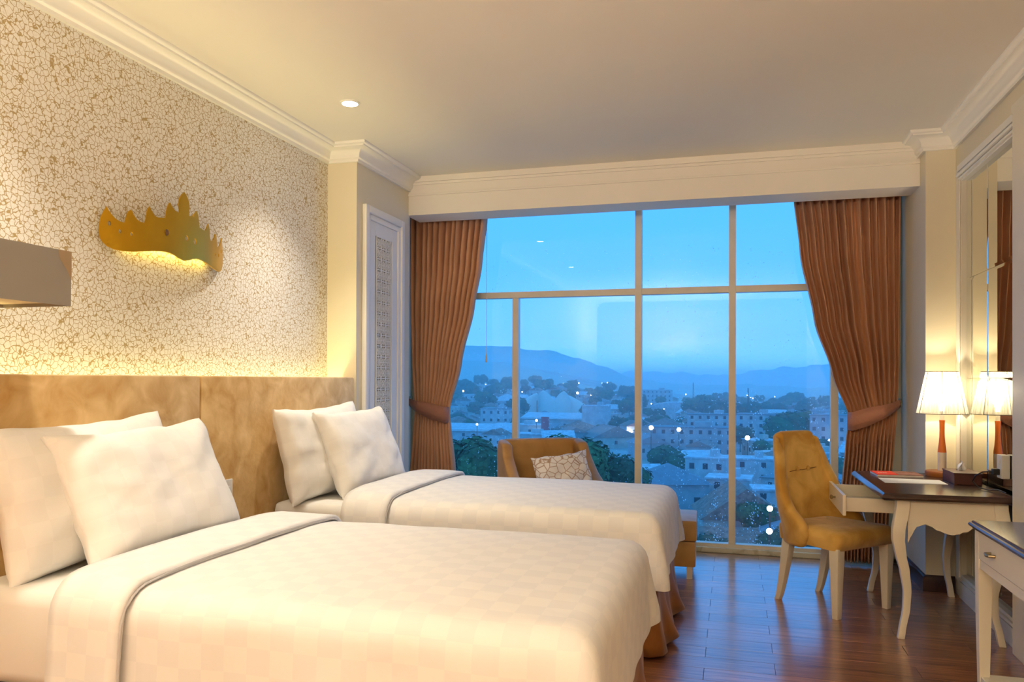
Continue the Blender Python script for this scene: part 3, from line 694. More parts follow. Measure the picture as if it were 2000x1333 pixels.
def pillow(loc, W, Hh, T, rx, rz, label, seed, ry=0, mt=None):
    """local x across, y up the pillow, z thickness"""
    n, k = 34, 26; front = []; back = []; uf = []
    for i in range(k+1):
        v = i/k*2-1; f = []; g = []
        for j in range(n+1):
            u = j/n*2-1
            x = u*W/2*(1-.075*(1-v*v)**1.0); y = v*Hh/2*(1-.085*(1-u*u))
            th = T/2*((1-abs(u)**3.0)*(1-abs(v)**3.0))**.40
            wr_ = .013*nz(u*2.2+seed, v*2.2)+.004*nz(u*5+seed, v*6)+.010*math.sin(9*(u-v)+seed)*max(0, abs(u)-.45)*(1-abs(u))*4
            edge = min(1, (1-max(abs(u), abs(v)))*8)
            zf = th+wr_*edge+.006; zb = -th+wr_*edge-.006
            sag = -.02*(1-v)*.5
            f.append((x+.012*nz(seed, v*3), y+.012*nz(u*3, seed), zf)); g.append((x+.012*nz(seed, v*3), y+.012*nz(u*3, seed), zb)); uf.append((x, y))
        front.append(f); back.append(g)
    mb = MB(); mb.grid(front); mb.grid([r_[::-1] for r_ in back])
    rim = [front[0][j] for j in range(n+1)]+[front[i][n] for i in range(1, k+1)]+[front[k][j] for j in range(n-1, -1, -1)]+[front[i][0] for i in range(k-1, 0, -1)]
    rib = [back[0][j] for j in range(n+1)]+[back[i][n] for i in range(1, k+1)]+[back[k][j] for j in range(n-1, -1, -1)]+[back[i][0] for i in range(k-1, 0, -1)]
    mb.grid([rim, rib], closed_u=True)
    o = mb.build('pillow', mt or M_PILLOW, None, smooth=60)
    uvl = o.data.uv_layers.new(name='UVMap')
    for l_ in o.data.loops: c_ = o.data.vertices[l_.vertex_index].co; uvl.data[l_.index].uv = (c_.x, c_.y)
    o.rotation_mode = 'XYZ'
    # stand it up: x -> world y, y -> up leaning to the headboard (-x), z -> world +x
    Mx = Matrix(((0, 0, 1), (1, 0, 0), (0, 1, 0))).to_4x4()
    o.matrix_world = Matrix.Translation(loc) @ Matrix.Rotation(rz, 4, 'Z') @ Matrix.Rotation(rx, 4, 'Y') @ Matrix.Rotation(ry, 4, 'X') @ Mx
    tag(o, label, 'pillow', 'bed pillows'); return o
pillow((-2.175, 2.57, .925), .80, .52, .20, R(-24), R(-2), 'front white pillow on the bed closest to the camera', 1.3, R(2))
pillow((-2.325, 2.43, .935), .84, .54, .20, R(-13), R(0), 'white pillow leaning on the headboard behind the front pillow, closest bed', 4.1, R(2))
pillow((-2.165, 4.35, .925), .76, .52, .19, R(-22), R(-4), 'front white pillow on the bed by the window', 7.7, R(1))
pillow((-2.315, 4.16, .935), .78, .54, .19, R(-13), R(-6), 'white pillow tucked behind the front pillow, bed by the window', 9.2, R(2))

# ------------------------------------------------------------------ crown-shaped wall ornament
half_o = [(0, 1.927), (-.041, 1.935), (-.059, 1.943), (-.095, 1.951), (-.128, 1.952), (-.184, 1.946), (-.239, 1.936), (-.29, 1.927), (-.339, 1.923), (-.38, 1.925), (-.41, 1.935), (-.43, 1.951), (-.442, 1.97), (-.447, 1.997), (-.445, 2.027), (-.44, 2.059), (-.428, 2.088), (-.415, 2.112), (-.406, 2.095), (-.393, 2.079), (-.377, 2.064), (-.359, 2.055), (-.335, 2.051), (-.33, 2.071), (-.324, 2.094), (-.316, 2.108), (-.306, 2.116), (-.298, 2.109), (-.291, 2.093), (-.278, 2.078), (-.26, 2.069), (-.238, 2.068), (-.231, 2.088), (-.227, 2.115), (-.222, 2.135), (-.213, 2.149), (-.206, 2.14), (-.196, 2.124), (-.183, 2.11), (-.167, 2.106), (-.123, 2.113), (-.119, 2.135), (-.113, 2.163), (-.103, 2.185), (-.096, 2.191), (-.088, 2.181), (-.075, 2.168), (-.059, 2.158), (-.036, 2.153), (-.034, 2.166), (-.040, 2.191), (-.036, 2.22), (-.018, 2.248), (0, 2.262)]
def crown():
    t = empty('wall_ornament', (XL, 3.25, 1.92))
    outl = half_o+[(-x, z) for x, z in half_o[-2:0:-1]]
    holes = [(-.403, 2.038, .011), (-.356, 2.01, .010), (-.302, 2.006, .009), (.085, 2.035, .016), (.02, 2.04, .015), (.302, 2.006, .009), (.356, 2.01, .010), (.403, 2.038, .011)]
    bm = bmesh.new(); edges = []
    def loop(pts):
        vs = [bm.verts.new((x, 0, z)) for x, z in pts]
        for a, b in zip(vs, vs[1:]+vs[:1]): edges.append(bm.edges.new((a, b)))
    loop(outl)
    for hx, hz_, r_ in holes: loop([(hx+r_*.7*math.cos(2*PI*i/10), hz_+r_*math.sin(2*PI*i/10)) for i in range(10)])
    bmesh.ops.triangle_fill(bm, use_beauty=True, edges=edges)
    for k in range(-36, 37):
        bmesh.ops.bisect_plane(bm, geom=bm.verts[:]+bm.edges[:]+bm.faces[:], plane_co=(k*.0125, 0, 0), plane_no=(1, 0, 0))
    Rr = 1.018
    for v in bm.verts:
        a = v.co.x/Rr; v.co = Vector((.11-(Rr-Rr*math.cos(a)), Rr*math.sin(a), v.co.z-1.92))
    bmesh.ops.recalc_face_normals(bm, faces=bm.faces)
    me = bpy.data.meshes.new('plate'); bm.to_mesh(me); bm.free(); me.materials.append(M_GOLD)
    p = link(bpy.data.objects.new('plate', me), t); s = p.modifiers.new('thickness', 'SOLIDIFY'); s.thickness = .006; s.offset = 0
    g = MB().lathe([(.001, .008), (.008, .006), (.013, 0)], 14).build('centre_stone', M_BROWN, t, smooth=60)
    g.rotation_euler = (0, PI/2, 0); a = -.117/Rr; g.location = (.115-(Rr-Rr*math.cos(a)), Rr*math.sin(a), 2.044-1.92); g.scale = (1.2, .85, 1)
    for yy in (-.2, .2): MB().tube([(0, yy, .09), (.08, yy, .09)], .006, 8).build('standoff', M_BRASS, t)
    MB().box(.002, .012, -.30, .30, .055, .065).build('light_strip', emitter('ornament_led', (1, .7, .12), 3, False), t)
    light('ornament_light', 'AREA', (.02, 0, .055), .55, (1, .72, .15), t, (0, 0, 0), shape='RECTANGLE', size=.015, size_y=.6)
    tag(t, 'bowed golden crown-shaped metal ornament on the leaf wallpaper', 'ornament')
crown()

# ------------------------------------------------------------------ box-shaped wall lamp beside the headboard
t = empty('wall_lamp', (XL, 1.95, 1.6))
mb = MB(); x0, x1, y0, y1, z0, z1, th = .19, .49, -.42, .245, .0, .188, .006
mb.box(x0, x1, y0, y0+th, z0, z1).box(x0, x1, y1-th, y1, z0, z1).box(x0, x0+th, y0+th, y1-th, z0, z1).box(x1-th, x1, y0+th, y1-th, z0, z1)
mb.build('shade', M_GREY, t)
MB().box(x0+th, x1-th, y0+th, y1-th, .012, .018).build('diffuser', mat('warm_diffuser', (.62, .46, .26), .6), t)
MB().add([(x1+.001, y1-.055, z1), (x1+.001, y1+.001, z1), (x1+.001, y1+.001, z1-.10), (x1+.001, y1-.022, z1-.062), (x1+.001, y1-.05, z1-.03)], [(0, 1, 2, 3, 4)]).build('worn_corner', M_TAN, t)
MB().tube([(0, -.1, .1), (.19, -.1, .1)], .012, 10).build('arm', M_BRASS, t); MB().box(0, .02, -.16, -.04, .03, .17).build('wall_plate', M_BRASS, t, bevel=.004)
tag(t, 'grey box-shaped wall lamp with a worn corner above the headboard', 'lamp')

# ------------------------------------------------------------------ downlights
def downlight(x, y, label, watts=DOWN_W):
    t = empty('downlight', (x, y, ZC))
    MB().lathe([(.058, 0), (.058, -.005), (.046, -.008), (.044, 0)], 28).build('trim_ring', M_WHITE, t, smooth=50)
    MB().lathe([(.044, -.002), (.001, -.0025)], 24).build('lens', SPOTEM, t)
    light('spot', 'SPOT', (0, 0, -.02), watts, WARM, t, spot_size=R(96), spot_blend=1.0, shadow_soft_size=.035)
    tag(t, label, 'downlight', 'ceiling downlights')
downlight(-2.13, 4.10, 'glowing round ceiling downlight beside the cornice')
downlight(-2.2, 1.98, 'ceiling downlight over the bed closest to the camera')
downlight(.2, -1.2, 'unseen ceiling downlight added behind the camera as fill', 14)  # added out of view to lift the dim ceiling

# ------------------------------------------------------------------ lattice panel in the pier
t = empty('trim_5', (XP, 5.245, 0)); t['kind'] = 'structure'
def vert_frame(x, ya, yb, za, zb, w_, d_, name):
    for nm, a, b, c, d in (('stile', ya, ya+w_, za, zb), ('stile', yb-w_, yb, za, zb), ('rail', ya+w_, yb-w_, zb-w_, zb), ('rail', ya+w_, yb-w_, za, za+w_)):
        MB().box(x, x+d_, a, b, c, d).build(name+'_'+nm, M_WHITE, t, bevel=min(w_, d_)*.3)
MB().box(.0005, .003, -.12, .12, .32, 2.45).build('backing', mat('lattice_backing', (.13, .11, .065), .9), t)
vert_frame(.0, -.305, .36, .20, 2.57, .055, .035, 'outer')
vert_frame(.0, -.25, .305, .255, 2.515, .04, .022, 'middle')
vert_frame(.0, -.21, .265, .295, 2.475, .094, .012, 'inner')
cs = .0787
mb = MB()
def flat_bar(a, b, w_):
    a = Vector(a); b = Vector(b); d = (b-a).normalized(); n_ = Vector((-d.y, d.x))*w_/2
    q = [a-n_, b-n_, b+n_, a+n_]; mb.add([(.003, p.x, p.y) for p in q]+[(.012, p.x, p.y) for p in q], [(4, 5, 6, 7), (0, 1, 5, 4), (1, 2, 6, 5), (2, 3, 7, 6), (3, 0, 4, 7)])
h_ = cs/2
for a, b in (((-h_, -h_), (h_, -h_)), ((-h_, h_), (h_, h_)), ((-h_, -h_), (-h_, h_)), ((h_, -h_), (h_, h_))): flat_bar(a, b, .0065)
for k in range(8):
    an = k*PI/4; l_ = h_*(1.35 if k % 2 else 1); flat_bar((0, 0), (l_*math.cos(an), l_*math.sin(an)), .004)
for k in range(8):
    a1 = PI/8+k*PI/4; a2 = a1+PI/4; flat_bar((h_*.62*math.cos(a1), h_*.62*math.sin(a1)), (h_*.62*math.cos(a2), h_*.62*math.sin(a2)), .0035)
LT = mb.build('lattice_tile', M_WHITE, weld=False, mesh_only=True)
for i in range(26):
    for j in range(3):
        child('lattice_tile', LT, t, (0, (j-1)*cs+.0275, 2.38-cs/2-i*cs))

# ------------------------------------------------------------------ curtains
def curtain(xa, xb, hook, label, flip, seed):
    """xa, xb: outer and window-side edges as functions of height"""
    c = empty('curtain', (0, 6.2, 0)); rows = []; ZT, NZ, NX = 2.76, 60, 200; F = 13
    for i in range(NZ+1):
        z = lerp(.03, ZT, i/NZ); r_ = []; a = interp(xa, z); b = interp(xb, z); wd = abs(b-a)
        sq = math.exp(-((z-1.09)/.22)**2)
        for j in range(NX+1):
            s = j/NX; ph = 2*PI*F*(s+.012*nz(s*6, seed)+.008*nz(s*9, z*.8, seed))
            top = max(0, min(1, (z-2.2)/.4)); A = lerp(.064, .036, sq)*(.75+.5*nz(s*8, seed+3))
            y = A*math.sin(ph)+.35*A*math.sin(2*ph+seed)*top+.012*nz(s*5, z*1.2, seed+9)
            x = lerp(a, b, s)+.010*math.cos(ph)*(1-sq*.4)
            r_.append((x, y*(1-.25*sq)-.02*sq, z))
        rows.append(r_)
    mb = MB(); mb.grid(rows); o = mb.build('fabric', M_CURT, c, smooth=80); s_ = o.modifiers.new('thickness', 'SOLIDIFY'); s_.thickness = .003
    MB().box(min(interp(xa, ZT), interp(xb, ZT))-.01, max(interp(xa, ZT), interp(xb, ZT))+.01, -.012, .012, ZT, ZT+.03).build('track', M_WHITE, c)
    # tie-back: a band from the hook round the gathered cloth
    hx, hz_ = hook; xin = interp(xb, 1.06); rows = []
    N = 26
    for k in range(N+1):
        q = k/N
        if q < .72:
            u = q/.72; x = lerp(hx, xin+flip*.012, u); y = lerp(-.01, -.098, min(1, u*3)) if u < .34 else -.098+.01*u; zc = lerp(hz_-.01, 1.055, u**.8); hh = lerp(.028, .068, min(1, u*1.5))
        else:
            u = (q-.72)/.28; x = lerp(xin-flip*.018, hx, u*.8); y = lerp(-.05, .09, min(1, u*2)); zc = 1.055+.03*u; hh = .065
        rows.append([(x, y, zc-hh), (x, y-.006, zc), (x, y, zc+hh)])
    mb = MB(); mb.grid(rows); b_ = mb.build('tieback', M_TIE, c, smooth=70); s_ = b_.modifiers.new('thickness', 'SOLIDIFY'); s_.thickness = .008
    MB().tube([(hx, .0, hz_-.03), (hx, -.03, hz_-.03), (hx, -.035, hz_), (hx, -.03, hz_+.02), (hx, .05, hz_+.02)], .006, 8).build('hook', M_BRASS, c, smooth=60)
    tag(c, label, 'curtain', 'tied-back curtains')
curtain([(0, -2.60), (.55, -2.635), (.9, -2.61), (1.09, -2.595), (1.5, -2.625), (2.0, -2.645), (2.76, -2.655)],
        [(0, -2.21), (.55, -2.235), (.95, -2.275), (1.09, -2.285), (1.5, -2.185), (1.95, -2.075), (2.3, -2.015), (2.76, -1.965)], (-2.66, 1.18), 'copper-brown tied-back curtain beside the lattice panel', -1, 1.0)
curtain([(0, 1.065), (.5, 1.09), (.9, 1.12), (1.09, 1.135), (1.5, 1.15), (2.76, 1.155)],
        [(0, .755), (.4, .755), (.9, .795), (1.09, .815), (1.4, .70), (1.8, .575), (2.3, .475), (2.76, .425)], (1.165, 1.20), 'copper-brown tied-back curtain beside the desk lamp', 1, 5.0)
pc = empty('blind_cord', (-2.013, 6.36, 1.5))
MB().tube([(0, 0, .07), (0, 0, 1.26)], .0022, 6).build('cord', M_PAPER, pc); MB().lathe([(.003, .075), (.006, .06), (.009, .02), (.009, .0), (.004, -.002)], 10).build('pull', M_WBASE, pc, smooth=50)
tag(pc, 'thin white blind cord with a small pull in the window', 'cord')

# ------------------------------------------------------------------ mirror wall
mi = empty('wall_mirror', (1.405, 4.95, 0))
ys = [4.45, 5.05, 5.475]; zs = [.145, .75, 1.37, 1.99, 2.605]
for a, b in zip(ys, ys[1:]):
    for c_, d_ in zip(zs, zs[1:]):
        w_ = .018; wy = .011; g = .0008; q0 = [(a+g-4.95, c_+g), (b-g-4.95, c_+g), (b-g-4.95, d_-g), (a+g-4.95, d_-g)]; q1 = [(a+wy-4.95, c_+w_), (b-wy-4.95, c_+w_), (b-wy-4.95, d_-w_), (a+wy-4.95, d_-w_)]
        MB().add([(.0022, *p) for p in q0]+[(0, *p) for p in q1], [(0, 1, 5, 4), (1, 2, 6, 5), (2, 3, 7, 6), (3, 0, 4, 7), (4, 5, 6, 7)]).build('mirror_panel', M_MIRROR, mi)
def moulding(parent, y0, y1, z0, z1, steps, name):
    for d_, a, b in steps:   # projection towards the room, inset start/end along z (rails) handled by caller
        pass
xo = lambda d_: -(1.405-1.375)-d_
MB().box(xo(0), .03, .525, .655, 0, 2.70).box(xo(.010), xo(0), .525, .60, .1, 2.69).build('far_stile', M_FURN, mi, bevel=.003)
MB().box(xo(0), .03, -.5, .525, 2.605, 2.70).box(xo(.022), xo(0), -.5, .53, 2.66, 2.70).box(xo(.03), xo(0), -.5, .53, 2.63, 2.645).box(xo(.016), xo(0), -.5, .53, 2.612, 2.625).build('top_rail', M_WHITE, mi, bevel=.003)
MB().box(xo(0), .03, -.5, .525, 0, .145).box(xo(.014), xo(0), -.5, .53, .11, .128).box(xo(.008), xo(0), -.5, .53, 0, .10).build('bottom_rail', M_FURN, mi, bevel=.003)
tag(mi, 'tall wall mirror of bevelled panels behind the writing desk', 'mirror')
mi['label'] = 'tall cream-framed wall mirror in panels behind the writing desk'
struct('trim_6', MB().box(1.352, XR, 4.20, 4.452, 0, 2.70).box(1.338, 1.352, 4.18, 4.42, 0, 2.71).box(1.345, XR, 4.16, 4.46, 2.69, 2.735), M_FURN, bevel=.004)

# ------------------------------------------------------------------ writing desk
dk = empty('writing_desk', (1.06, 5.0, 0))
X = lambda x: x-1.06
Y = lambda y: y-5.0
def top_slab(x0, x1, y0, y1, z0, z1):
    prof = [(.012, z0), (.0, z0+.006), (-.004, z0+.014), (.0, z0+.022), (.006, z1-.006), (.014, z1)]
    rings = [[(x0+o_, y0+o_, z), (x1-o_*.0, y0+o_, z), (x1-o_*.0, y1-o_, z), (x0+o_, y1-o_, z)] for o_, z in prof]
    return MB().loft(rings)
top_slab(X(.755), X(1.372), Y(4.463), Y(5.545), .728, .765).build('desk_top', M_TOP, dk, bevel=.001, smooth=50)
def cabriole(x, y, dx, dy, parent, ztop=.728):
    tab_o = [(0, .022), (.05, .012), (.15, -.012), (.25, -.018), (.35, -.002), (.45, .026), (.52, .040), (.58, .038), (.65, .020), (.70, .012), (.74, .012)]
    tab_w = [(0, .034), (.06, .033), (.2, .036), (.4, .048), (.55, .060), (.66, .064), (.74, .064)]
    rings = []
    for i in range(25):
        z = lerp(0, ztop, i/24); of = interp(tab_o, z)-.012; w_ = interp(tab_w, z)/2
        cx, cy_ = x+dx*of*1.7, y+dy*of*1.0
        rings.append([(cx-w_, cy_-w_, z), (cx+w_, cy_-w_, z), (cx+w_, cy_+w_, z), (cx-w_, cy_+w_, z)])
    o = MB().loft(rings).build('leg', M_FURN, parent, bevel=.004, smooth=50)
    MB().lathe([(.012, 0.0), (.012, .004)], 8, x+dx*.03, y+dy*.03)
    return o
for lx, ly, dx, dy in ((.862, 4.528, -1, -1), (.862, 5.478, -1, 1), (1.315, 4.528, 1, -1), (1.315, 5.478, 1, 1)):
    cabriole(X(lx), Y(ly), dx*.5, dy*.5, dk)
def apron(p0, p1, axis, const, name):
    # scalloped lower edge
    L_ = p1-p0; pts = [(p0, .728), (p1, .728)]; low = []
    shape = [(0, .50), (.03, .535), (.10, .590), (.20, .605), (.27, .595), (.34, .572), (.36, .577), (.42, .562), (.5, .556)]
    full = shape+[(1-a, b) for a, b in shape[-2::-1]]
    for i in range(41):
        q = 1-i/40; low.append((p0+L_*q, interp(full, q)))
    MB().prism(pts+low, axis, const-.009, const+.009).build(name, M_FURN, dk)
apron(X(.885), X(1.30), 'y', Y(4.52), 'apron'); apron(X(.885), X(1.30), 'y', Y(5.486), 'apron'); apron(Y(4.55), Y(5.455), 'x', X(1.325), 'apron')
MB().box(X(.858), X(.876), Y(4.55), Y(4.70), .59, .728).box(X(.858), X(.876), Y(5.31), Y(5.455), .59, .728).box(X(.858), X(.876), Y(4.70), Y(5.31), .715, .728).build('front_rail', M_FURN, dk)
dw = MB().box(X(.592), X(.61), Y(4.695), Y(5.335), .602, .716).build('drawer', M_FURN, dk, bevel=.003)
MB().box(X(.61), X(1.02), Y(4.715), Y(4.727), .625, .700).build('drawer_side', M_FURN, dw); MB().box(X(.61), X(1.02), Y(5.303), Y(5.315), .625, .700).build('drawer_side', M_FURN, dw)
MB().box(X(.61), X(1.02), Y(4.727), Y(5.303), .622, .630).build('drawer_bottom', M_FURN, dw); MB().box(X(1.01), X(1.02), Y(4.727), Y(5.303), .63, .70).build('drawer_back', M_FURN, dw)
kb = MB().lathe([(.006, 0), (.006, .012), (.013, .018), (.014, .026), (.008, .031), (.001, .032)], 14).build('knob', M_BRASS, dw, smooth=50); kb.location = (X(.592), Y(5.015), .66); kb.rotation_euler = (0, -PI/2, 0)
tag(dk, 'cream writing desk with dark top, curved legs and an open drawer', 'desk')

# lamp
lp = empty('table_lamp', (1.252, 5.40, .765))
MB().lathe([(.092, 0), (.095, .006), (.095, .026), (.09, .031), (.02, .032)], 40).build('base', M_OBASE, lp, smooth=40)
MB().lathe([(.0245, .03), (.0245, .145)], 28).build('lower_stem', M_WBASE, lp, smooth=40)
MB().lathe([(.0245, .145), (.023, .165), (.0185, .20), (.0155, .24), (.0145, .28), (.0155, .32), (.0165, .345)], 28).build('upper_stem', M_ORANGE, lp, smooth=40)
MB().lathe([(.013, .345), (.013, .40)], 16).build('neck', M_WBASE, lp)
sh = []
for i in range(9):
    tt = i/8; rr = lerp(.143, .090, tt); sh.append([((rr+.0012*(1 if j % 2 else -1))*math.cos(2*PI*j/160), (rr+.0012*(1 if j % 2 else -1))*math.sin(2*PI*j/160), lerp(.385, .645, tt)) for j in range(160)])
mb = MB(); mb.grid(sh, closed_u=True); so = mb.build('shade', M_SHADE, lp, smooth=80)
for zz, rr in ((.385, .143), (.645, .090)): MB().tube([(rr*math.cos(2*PI*i/40), rr*math.sin(2*PI*i/40), zz) for i in range(41)], .0022, 6).build('shade_ring', M_METAL, so)
for k in range(6):
    a = k*PI/3+.3; MB().tube([(.142*math.cos(a), .142*math.sin(a), .386), (.089*math.cos(a), .089*math.sin(a), .644)], .0016, 5).build('shade_wire', M_METAL, so)
bu = MB().lathe([(.012, .40), (.014, .42), (.028, .455), (.03, .475), (.022, .5), (.001, .508)], 18).build('bulb', BULB, lp, smooth=60)
light('bulb_light', 'POINT', (0, 0, .535), LAMP_W, (1, .86, .60), lp, shadow_soft_size=.02)
tag(lp, 'table lamp with white string shade and orange stem, lit', 'lamp')

# things on the desk
tb = empty('tissue_box', (1.283, 5.085, .765), 0)
MB().box(-.072, .072, -.125, .125, 0, .062).build('box', M_DBROWN, tb, bevel=.003); MB().box(-.075, .075, -.128, .128, .058, .066).build('lid', M_DBROWN, tb, bevel=.002)
mb = MB(); rows = []
for i in range(7):
    q = i/6; rows.append([(lerp(-.022, .022, j/6)*(1-.7*q)+.006*math.sin(j*2+q*4)+.008*q, .014*math.sin(j*1.9+q)+.05-.004*j, .066+.058*q*(1-.45*abs(j-3)/3)) for j in range(7)])
mb.grid(rows); mb.build('tissue', M_PAPER, tb, smooth=80); tag(tb, 'dark brown tissue box with a tissue sticking up, on the desk', 'tissue box')
bk = empty('brochure', (.985, 5.36, .765), R(3))
MB().box(-.13, .13, -.10, .10, 0, .010).build('pages', M_PAPER, bk); MB().box(-.131, -.01, -.101, .101, .010, .0125).build('red_cover', M_RED, bk); MB().box(-.01, .131, -.101, .101, .010, .0125).build('photo_cover', M_BOOK, bk)
mb = MB()
for k in range(4): mb.box(-.105+k*.014, -.097+k*.014, -.02, .02, .0125, .0129)
mb.build('cover_lettering', mat('pale_print', (.9, .55, .4), .6), bk)
for nm in ('red_cover',): pass
tag(bk, 'red and brown printed brochure lying on the desk', 'brochure')
pp = MB().add([(-.165, -.115, .0), (.165, -.10, .0), (.165, .10, .0), (-.165, .115, .0), (-.165, -.115, .0015), (.165, -.10, .0015), (.165, .10, .0015), (-.165, .115, .0015)], [(3,2,1,0),(4,5,6,7),(0,1,5,4),(1,2,6,5),(2,3,7,6),(3,0,4,7)]).build('paper_sheet', M_PAPER); pp.location = (1.012, 5.04, .7655); tag(pp, 'blank white sheet of paper lying on the desk', 'paper')
so_ = empty('power_socket', (1.378, 4.70, .90))
MB().box(-.016, .024, -.04, .04, -.062, .062).build('plate', M_PLASTIC, so_, bevel=.004); MB().box(-.021, -.016, -.014, .014, .012, .04).build('switch_rocker', M_PLASTIC, so_, bevel=.002)
MB().box(-.05, -.016, -.016, .016, -.045, -.012).build('plug', M_BLACK, so_, bevel=.005)
MB().tube([(-.05, 0, -.028), (-.085, .03, -.035), (-.11, .07, -.06), (-.115, .10, -.095), (-.09, .09, -.125), (-.06, .03, -.13), (-.03, -.04, -.12), (-.012, -.1, -.128)], .0035, 8).build('cable', M_BLACK, so_, smooth=60)
tag(so_, 'white wall socket with a black plug, on the mirror', 'socket')
cb = MB().tube([(0, 0, 0), (-.02, .03, -.12), (-.015, .05, -.24), (-.005, .0, -.30), (0, -.06, -.26), (.0, -.07, -.05)], .004, 8).build('power_cable', M_BLACK, smooth=60); cb.location = (1.372, 4.86, .66); tag(cb, 'black cable looping down under the desk', 'cable')

# ------------------------------------------------------------------ upholstered desk chair
ch = empty('desk_chair', (.575, 5.09, 0), math.atan2(.364, .36)-PI/2+PI/2)   # local x along the front edge, -y faces forward
ch.rotation_euler = (0, 0, R(45.3))
def seat_ring(z, w0, w1, d0, d1, r_=.05):
    pts = []
    cs_ = [(-w0, -d0), (w0, -d0), (w1, d1), (-w1, d1)]
    for k, (cx, cy_) in enumerate(cs_):
        sx = 1 if cx > 0 else -1; sy = 1 if cy_ > 0 else -1; ox, oy = cx-sx*r_, cy_-sy*r_
        a0 = {(-1, -1): PI, (1, -1): 1.5*PI, (1, 1): 0, (-1, 1): .5*PI}[(sx, sy)]
        for i in range(6): a = a0+PI/2*i/5; pts.append((ox+r_*math.cos(a), oy+r_*math.sin(a), z))
    return pts
MB().loft([seat_ring(.385, .245, .21, .235, .20), seat_ring(.39, .262, .225, .25, .215), seat_ring(.44, .272, .23, .262, .22), seat_ring(.475, .268, .228, .258, .22), seat_ring(.492, .245, .21, .235, .20), seat_ring(.499, .16, .14, .15, .13)]).build('seat', M_VELVET, ch, smooth=60)
rows = []
for i in range(23):
    q = i/22; z = lerp(.365, 1.035, q)
    hw = interp([(0, .235), (.15, .258), (.3, .262), (.5, .238), (.75, .198), (1, .158)], q)
    wing = interp([(0, .20), (.12, .255), (.22, .235), (.32, .16), (.45, .10), (.7, .062), (1, .03)], q)
    lean = .19+.10*q**1.4
    r_ = []
    for j in range(21):
        s = j/20*2-1; ss = abs(s)
        x = hw*math.copysign(math.sin(ss*PI/2*.98)**.9 if ss else 0, s)
        y = lean-wing*(ss**3.2)
        dz = -.055*(ss**5)*q**10
        r_.append((x, y, z+dz))
    rows.append(r_)
mb = MB(); mb.grid(rows); bko = mb.build('backrest', M_VELVET, ch, smooth=80)
s_ = bko.modifiers.new('thickness', 'SOLIDIFY'); s_.thickness = .066; s_.offset = 0
bv = bko.modifiers.new('round', 'SUBSURF'); bv.levels = 1; bv.render_levels = 1
for sx in (-.045, .05):
    b_ = MB().lathe([(.017, 0), (.014, .008), (.001, .012)], 12).build('button', M_VELVET, bko, smooth=50); b_.location = (sx, .212, .80); b_.rotation_euler = (PI/2+.1, 0, 0)
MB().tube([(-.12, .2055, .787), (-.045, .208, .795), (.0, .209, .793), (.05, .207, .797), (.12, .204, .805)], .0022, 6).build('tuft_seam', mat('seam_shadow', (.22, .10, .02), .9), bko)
for sx in (-1, 1):
    rings = []
    for i in range(7):
        q = i/6; w_ = lerp(.018, .031, q); z = lerp(0, .40, q); rings.append([(sx*.222+a*w_, -.215+b*w_, z) for a, b in ((-1, -1), (1, -1), (1, 1), (-1, 1))])
    MB().loft(rings).build('leg', M_FURN, ch, bevel=.003, smooth=50)
    rings = []
    for i in range(13):
        q = i/12; w_ = lerp(.017, .031, q); z = lerp(0, .40, q); yy = .238-.085*(q**.75)+.0
        rings.append([(sx*.185+a*w_*.9, yy+b*w_, z) for a, b in ((-1, -1), (1, -1), (1, 1), (-1, 1))])
    MB().loft(rings).build('leg', M_FURN, ch, bevel=.003, smooth=50)
    MB().lathe([(.014, -.0), (.014, .004)], 8, sx*.222, -.215).build('glide', M_BLACK, ch)
tag(ch, 'gold velvet desk chair with a tall buttoned back and cream legs', 'chair')

# ------------------------------------------------------------------ armchair, cushion and ottoman behind the far bed
ar = empty('armchair', (-1.25, 5.66, 0), R(34))
rows = []
for i in range(19):
    q = i/18; z = lerp(.16, .90, q)
    hw = interp([(0, .31), (.5, .32), (.85, .315), (1, .305)], q)
    wing = interp([(0, .60), (.35, .60), (.55, .46), (.7, .28), (.85, .17), (1, .12)], q)
    r_ = []
    for j in range(29):
        s = j/28*2-1; ss = abs(s)
        if ss < .5: x = s/.5*hw*.98; y = .33+.03*q-.02*(ss/.5)**4
        else: x = math.copysign(hw, s)*(1+.0*ss); y = .31+.03*q-wing*((ss-.5)/.5)
        r_.append((x, y, z-.03*ss**3*q**6))
    rows.append(r_)
mb = MB(); mb.grid(rows); o = mb.build('shell', M_LEATHER, ar, smooth=60); s_ = o.modifiers.new('thickness', 'SOLIDIFY'); s_.thickness = .085; s_.offset = 0
bv = o.modifiers.new('round', 'SUBSURF'); bv.levels = 1; bv.render_levels = 1
MB().box(-.26, .26, -.32, .26, .17, .30).build('seat_base', M_LEATHER, ar, bevel=.02, smooth=50); MB().box(-.26, .26, -.34, .26, .30, .43).build('seat_cushion', M_LEATHER, ar, bevel=.04, smooth=50)
for sx in (-.24, .24):
    for sy in (-.26, .26): MB().lathe([(.014, 0), (.024, .17)], 10, sx, sy).build('leg', M_FURN, ar, smooth=40)
tag(ar, 'tan leather armchair with a curved back behind the far bed', 'armchair')
cu = pillow((-1.17, 5.56, .655), .44, .34, .13, R(-22), R(-56), 'small off-white cushion with a brown branch print on the armchair', 3.3, R(7), M_CUSH)
cu.name = 'cushion'; cu['category'] = 'cushion'; del cu['group']
ot = empty('ottoman', (-.50, 5.68, 0), R(2))
MB().box(-.27, .265, -.24, .24, .255, .40).build('seat_cushion', M_LEATHER, ot, bevel=.022, smooth=50); MB().box(-.26, .255, -.23, .23, .08, .253).build('base', M_LEATHER, ot, bevel=.012, smooth=50)
for sx in (-.22, .215):
    for sy in (-.2, .2): MB().box(sx-.02, sx+.02, sy-.02, sy+.02, 0, .082).build('leg', M_FURN, ot)
